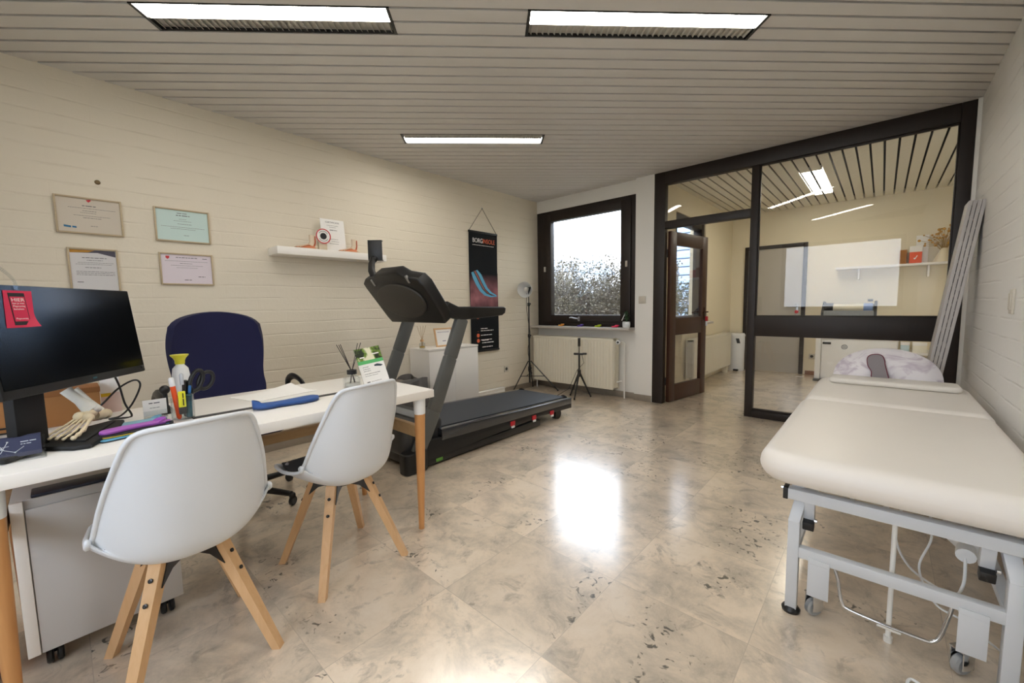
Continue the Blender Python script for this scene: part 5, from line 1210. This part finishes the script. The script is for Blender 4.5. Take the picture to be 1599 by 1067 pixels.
q = MB(); pr = [(.018, -.06), (.03, -.05), (.055, -.02), (.085, .03), (.105, .08), (.107, .08), (.088, .027), (.057, -.024), (.032, -.054), (.018, -.065)]; q.lathe(pr, hc, axis=AX, n=32); q.build('reflector', P('spun_aluminium', '#e9e9e7', .4, metal=.15), t, world=True)
q = MB(); q.lathe([(0, -.05), (.014, -.05), (.016, -.02), (.03, .02), (.03, .04), (.018, .06), (0, .066)], hc, axis=AX, n=20); q.build('bulb', P('lamp_bulb', '#eceae4', .3), t, world=True)
q = MB(); q.cyl(hc - AX * .055, hc - AX * .12, .02, n=16); q.tube([(bx_, by_, 1.33), (bx_ + .012, by_ + .02, 1.40), hc - AX * .09 + Z_ * .02], .010, 8); q.build('socket', M['black'], t, world=True)
# small tripod
t = thing('mini_tripod', 'small black tripod with a phone clamp in front of the radiator', 'tripod', (.90, -.33, 0))
tx, ty = .905, -.33
q = MB(); q.cyl((tx, ty, .30), (tx, ty, .545), .011, n=12); q.cyl((tx, ty, .545), (tx, ty, .64), .006, n=10); q.build('centre_column', M['black_metal'], t, world=True)
q = MB(); q.cyl((tx, ty, .26), (tx, ty, .345), .021, n=14); q.build('hub', M['black'], t, world=True)
for (fx, fy) in ((.775, -.335), (.945, -.50), (1.02, -.25)):
    a = V((tx, ty, .32)); f = V((fx, fy, .012)); q = MB(); q.tube([a, a + (f - a) * .5, f], [.013, .011, .008], 10); l = q.build('leg', M['black'], t, world=True); MB().ball(f, .012, seg=10).build('rubber_tip', M['black_matt'], l, world=True)
q = MB(); q.obox((tx, ty, .545), .12, .05, .022, V((1, .3, 0)), V((-.3, 1, 0)), Z_, .008); q.cyl((tx + .05, ty, .55), (tx + .09, ty + .03, .55), .012, n=12); q.cyl((tx - .06, ty - .02, .545), (tx - .03, ty - .02, .545), .014, n=12); q.build('head_plate', M['black'], t, world=True)
q = MB(); q.box((tx - .013, ty - .012, .64), (tx + .013, ty + .012, .745), .004); q.build('phone_clamp', M['black'], t, world=True)
q = MB(); q.tube([(tx + .04, ty, .535), (tx + .075, ty - .01, .44), (tx - .02, ty - .02, .34), (tx - .12, ty - .05, .10), (tx - .22, ty - .25, .004), (tx - .34, ty - .55, .004)], .003, 6)
tag(q.build('thin_cable', M['black']), 'thin black cable running from the small tripod to the floor', 'cable')

# key with a red tag on the open door
t = thing('key_ring', 'red key tag hanging at the lock of the open brown door', 'keys', (2.052, .80, .985))
q = MB(); q.cushion(-.018, .018, -.012, .012, -.06, .0, .012, .006); q.build('tag', M['red'], t)
q = MB(); q.tube([(.0, .018 * math.cos(a), .015 + .018 * math.sin(a)) for a in [2 * PI * k / 16 for k in range(16)]], .002, 6, closed=True); q.build('ring', M['steel'], t)
q = MB(); q.box((-.010, -.004, -.12), (.010, .004, -.06), .002); q.build('white_tag', M['white_plastic'], t)

# ================================================================== BACK ROOM
t = radiator('cream radiator along the side wall of the back room, half hidden by the open door', -.0, 1.80, -.11, .0, .12, .66)
for x in (.12, 1.66): MB().box((x - .015, -.10, 0), (x + .015, -.02, .13), .003).build('foot', M['rad'], t, world=True)
t.rotation_euler = (0, 0, math.radians(90)); t.location = (1.80, 1.88, 0)
t['label'] = 'cream radiator along the side wall of the back room, half hidden by the open door'
t = thing('pedal_bin', 'white pedal bin with a dark pedal in the corner of the back room', 'bin', (1.87, 3.03, 0))
MB().lathe([(0, 0), (.125, 0), (.13, .01), (.13, .58), (0, .58)], n=36).build('body', M['white_plastic'], t)
MB().lathe([(0, .58), (.134, .58), (.134, .605), (.12, .63), (0, .64)], n=36).build('lid', M['white_plastic'], t)
q = MB(); q.box((-.0, -.165, .008), (.075, -.12, .035), .006); q.build('pedal', M['black'], t)
q = MB(); q.obox((.055, -.119, .51), .05, .012, .085, V((.9, .43, 0)), V((-.43, .9, 0)), V((-.25, 0, 1)).normalized(), .004); q.build('dark_sticker', M['dark_grey'], t)
q = MB(); q.prism([(-.05, -.03), (.05, -.02), (.04, .03), (-.03, .035)], .001, .004, o=(2.79, 2.88, 0)); tag(q.build('paper_scrap', M['paper']), 'small white scrap of paper on the back room floor by the grey door', 'paper')
t = thing('storage_cabinet', 'white enamel cabinet with a dark slot handle in the back room', 'cabinet', (3.42, 2.9, 0))
q = MB(); q.box((3.03, 2.70, .03), (3.86, 3.18, .86), .004); q.build('body', M['white_paint'], t, world=True)
MB().box((3.062, 2.682, .05), (3.85, 2.70, .60), .003).build('door', M['white_paint'], t, world=True)
MB().box((3.062, 2.682, .61), (3.85, 2.70, .85), .003).build('drawer', M['white_paint'], t, world=True)
MB().box((2.99, 2.66, .03), (3.055, 2.72, .86), .004).build('corner_post', M['white_paint'], t, world=True)
MB().box((2.98, 2.62, .0), (3.10, 2.74, .028), .004).build('foot', M['black'], t, world=True)
MB().box((3.07, 2.674, .535), (3.165, 2.684, .565), .004).build('slot_handle', M['black_matt'], t, world=True)
q = MB(); q.tube([(3.315 + .032 * math.cos(a), 2.679, .505 + .03 * math.sin(a)) for a in [2 * PI * k / 20 for k in range(20)]], .003, 6, closed=True); q.tube([(3.295, 2.679, .515), (3.335, 2.679, .515), (3.297, 2.679, .492), (3.337, 2.679, .492)], .003, 6); q.build('emblem', M['ink'], t, world=True)
hp = [(.036 * (16 * math.sin(a) ** 3) / 16, .034 * (13 * math.cos(a) - 5 * math.cos(2 * a) - 2 * math.cos(3 * a) - math.cos(4 * a)) / 16) for a in [2 * PI * k / 30 for k in range(30)]]
q = MB(); q.prism([(3.165 + a, .262 + c) for a, c in hp], 0, .003, o=(0, 2.682, 0), X=X_, Y=Z_, Z=-Y_); q.build('heart_sticker', M['paper'], t, world=True)
t = thing('label_machine', 'grey machine with a cream roll standing on the white cabinet in the back room', 'machine', (3.33, 2.85, .86))
q = MB(); q.prism([(-.14, 0), (.16, 0), (.16, .27), (.10, .28), (-.14, .13)], -.30, -.27, X=Y_, Y=Z_, Z=X_); q.prism([(-.14, 0), (.16, 0), (.16, .27), (.10, .28), (-.14, .13)], .27, .30, X=Y_, Y=Z_, Z=X_); q.build('side_cheek', M['dark_grey'], t)
q = MB(); q.box((-.27, -.14, 0), (.27, -.12, .15), .004); q.box((-.27, .12, 0), (.27, .15, .24), .004); q.box((-.27, -.14, 0), (.27, .15, .012), .002); q.build('tray', P('machine_grey', '#7f8283', .45), t)
q = MB(); q.cyl((-.19, -.02, .185), (.17, -.02, .185), .06, n=26); q.build('roll', P('roll_cream', '#e4dcc4', .6), t)
q = MB(); q.cyl((-.27, -.02, .185), (-.17, -.02, .185), .072, n=24); q.build('drive_drum', M['black'], t)
q = MB(); q.cyl((.16, -.02, .185), (.255, -.02, .185), .066, n=24); q.build('blue_drum', P('drum_blue', '#7f97c4', .5), t)
q = MB(); q.box((.20, -.05, .275), (.255, -.02, .305), .004); q.build('knob', M['black'], t)
t = thing('annex_shelf', 'long cream wall shelf in the back room', 'shelf', (3.85, 3.1, 1.63))
MB().box((3.15, 3.0, 1.60), (4.6, 3.2, 1.63), .003).build('board', M['white'], t, world=True)
for x in (3.4, 4.1): MB().box((x, 3.05, 1.45), (x + .02, 3.2, 1.60), .002).build('bracket', M['white_paint'], t, world=True)
t = thing('orange_box', 'orange and white carton on the back room shelf', 'box', (3.98, 3.10, 1.63))
MB().box((-.06, -.04, 0), (.06, .04, .15), .003).build('carton', M['orange'], t); MB().box((-.061, -.041, .15), (.061, .041, .23), .003).build('white_top', M['paper'], t)
MB().prism([(-.02, .06), (-.005, .05), (.02, .10), (.012, .105), (-.005, .07), (-.015, .075)], .0405, .042, X=X_, Y=Z_, Z=-Y_).build('tick_mark', M['paper'], t, smooth=0)
t = thing('brown_carton', 'narrow brown box beside the orange carton on the back room shelf', 'box', (3.86, 3.12, 1.63)); MB().box((-.035, -.04, 0), (.035, .04, .19), .003).build('body', M['card'], t)
t = thing('white_carton', 'tall white box standing behind the orange carton on the back room shelf', 'box', (4.04, 3.165, 1.63)); MB().box((-.06, -.02, 0), (.06, .02, .37), .003).build('body', M['paper'], t)
t = thing('vase', 'pale cone vase with dried golden flowers on the back room shelf', 'vase', (4.24, 3.09, 1.63))
MB().lathe([(0, 0), (.10, 0), (.095, .02), (.03, .17), (.025, .18), (.02, .17), (.08, .02), (0, .02)], n=28).build('vase_body', P('vase_cream', '#d8cdb2', .5), t)
R = random.Random(3); q = MB(); q2 = MB()
for i in range(46):
    a = R.uniform(0, 2 * PI); el = R.uniform(.2, 1.4); L_ = R.uniform(.12, .30); p = V((math.cos(a) * math.cos(el) * L_, math.sin(a) * math.cos(el) * L_ * .4 - .02, .18 + math.sin(el) * L_)); q.tube([(0, 0, .12), (p.x * .4, p.y * .4, .18 + (p.z - .18) * .6), p], .0022, 5); q2.ball(p, R.uniform(.008, .018), seg=8)
q.build('stems', P('dried_stem', '#a5853f', .8), t); q2.build('dried_flowers', P('dried_gold', '#c08f35', .8), t)
t = thing('side_table', 'low cream table with small boxes to the right of the white cabinet', 'table', (4.2, 2.9, 0))
MB().box((3.88, 2.66, .44), (4.58, 3.18, .47), .003).build('tabletop', M['white'], t, world=True)
for x in (3.91, 4.55):
    for y in (2.69, 3.15): MB().box((x - .018, y - .018, 0), (x + .018, y + .018, .44), .002).build('leg', M['dark_grey'], t, world=True)
for x, w_, colr, nm in ((3.925, .085, '#bcd0d4', 'pale blue carton at the left of the low cream table'), (4.06, .13, '#e9e4d2', 'wide cream carton at the right of the low cream table')):
    t = thing('carton', nm, 'box', (x, 2.75, .47), 0, 'cartons on the low table'); MB().box((-w_ / 2, -.05, 0), (w_ / 2, .05, .09), .002).build('body', P('carton_body', colr, .6), t); MB().box((-w_ / 2 - .001, -.051, .09), (w_ / 2 + .001, .051, .13), .002).build('lid', M['paper'], t)

# ================================================================== LIGHT, SKY, CAMERA
W = bpy.data.worlds.new('overcast_sky'); SC.world = W; W.use_nodes = True
nt = W.node_tree; bg = nt.nodes['Background']
tc = nt.nodes.new('ShaderNodeTexCoord'); sp = nt.nodes.new('ShaderNodeSeparateXYZ'); r = nt.nodes.new('ShaderNodeValToRGB')
nt.links.new(tc.outputs['Generated'], sp.inputs[0]); nt.links.new(sp.outputs['Z'], r.inputs[0])
r.color_ramp.elements[0].color = (.80, .86, .95, 1); r.color_ramp.elements[1].color = (.74, .85, 1., 1); nt.links.new(r.outputs[0], bg.inputs['Color'])
bg.inputs['Strength'].default_value = 6.2
cam = bpy.data.cameras.new('camera'); co = bpy.data.objects.new('camera', cam); COL.objects.link(co)
f = V((-0.6682522, 0.73868743, -0.0882036)); r_ = V((0.74247109, 0.66966697, -0.01681754)); u_ = V((-0.04664414, 0.07672698, 0.99596049))
m = Matrix((r_, u_, -f)).transposed().to_4x4(); m.translation = V((3.67735, -4.63739, 1.16252)); co.matrix_world = m
cam.sensor_width = 36; cam.sensor_fit = 'HORIZONTAL'; cam.lens = 637.922 / 1599 * 36; cam.clip_start = .02; cam.clip_end = 200
SC.camera = co
vs = SC.view_settings; vs.view_transform = 'Standard'; vs.look = 'None'; vs.gamma = 1; vs.exposure = .26; vs.use_curve_mapping = False
SC.cycles.max_bounces = 10; SC.cycles.diffuse_bounces = 5; SC.cycles.glossy_bounces = 4; SC.cycles.transparent_max_bounces = 16; SC.cycles.use_denoising = True
SC.cycles.sample_clamp_indirect = 6; SC.cycles.caustics_reflective = False; SC.cycles.caustics_refractive = False
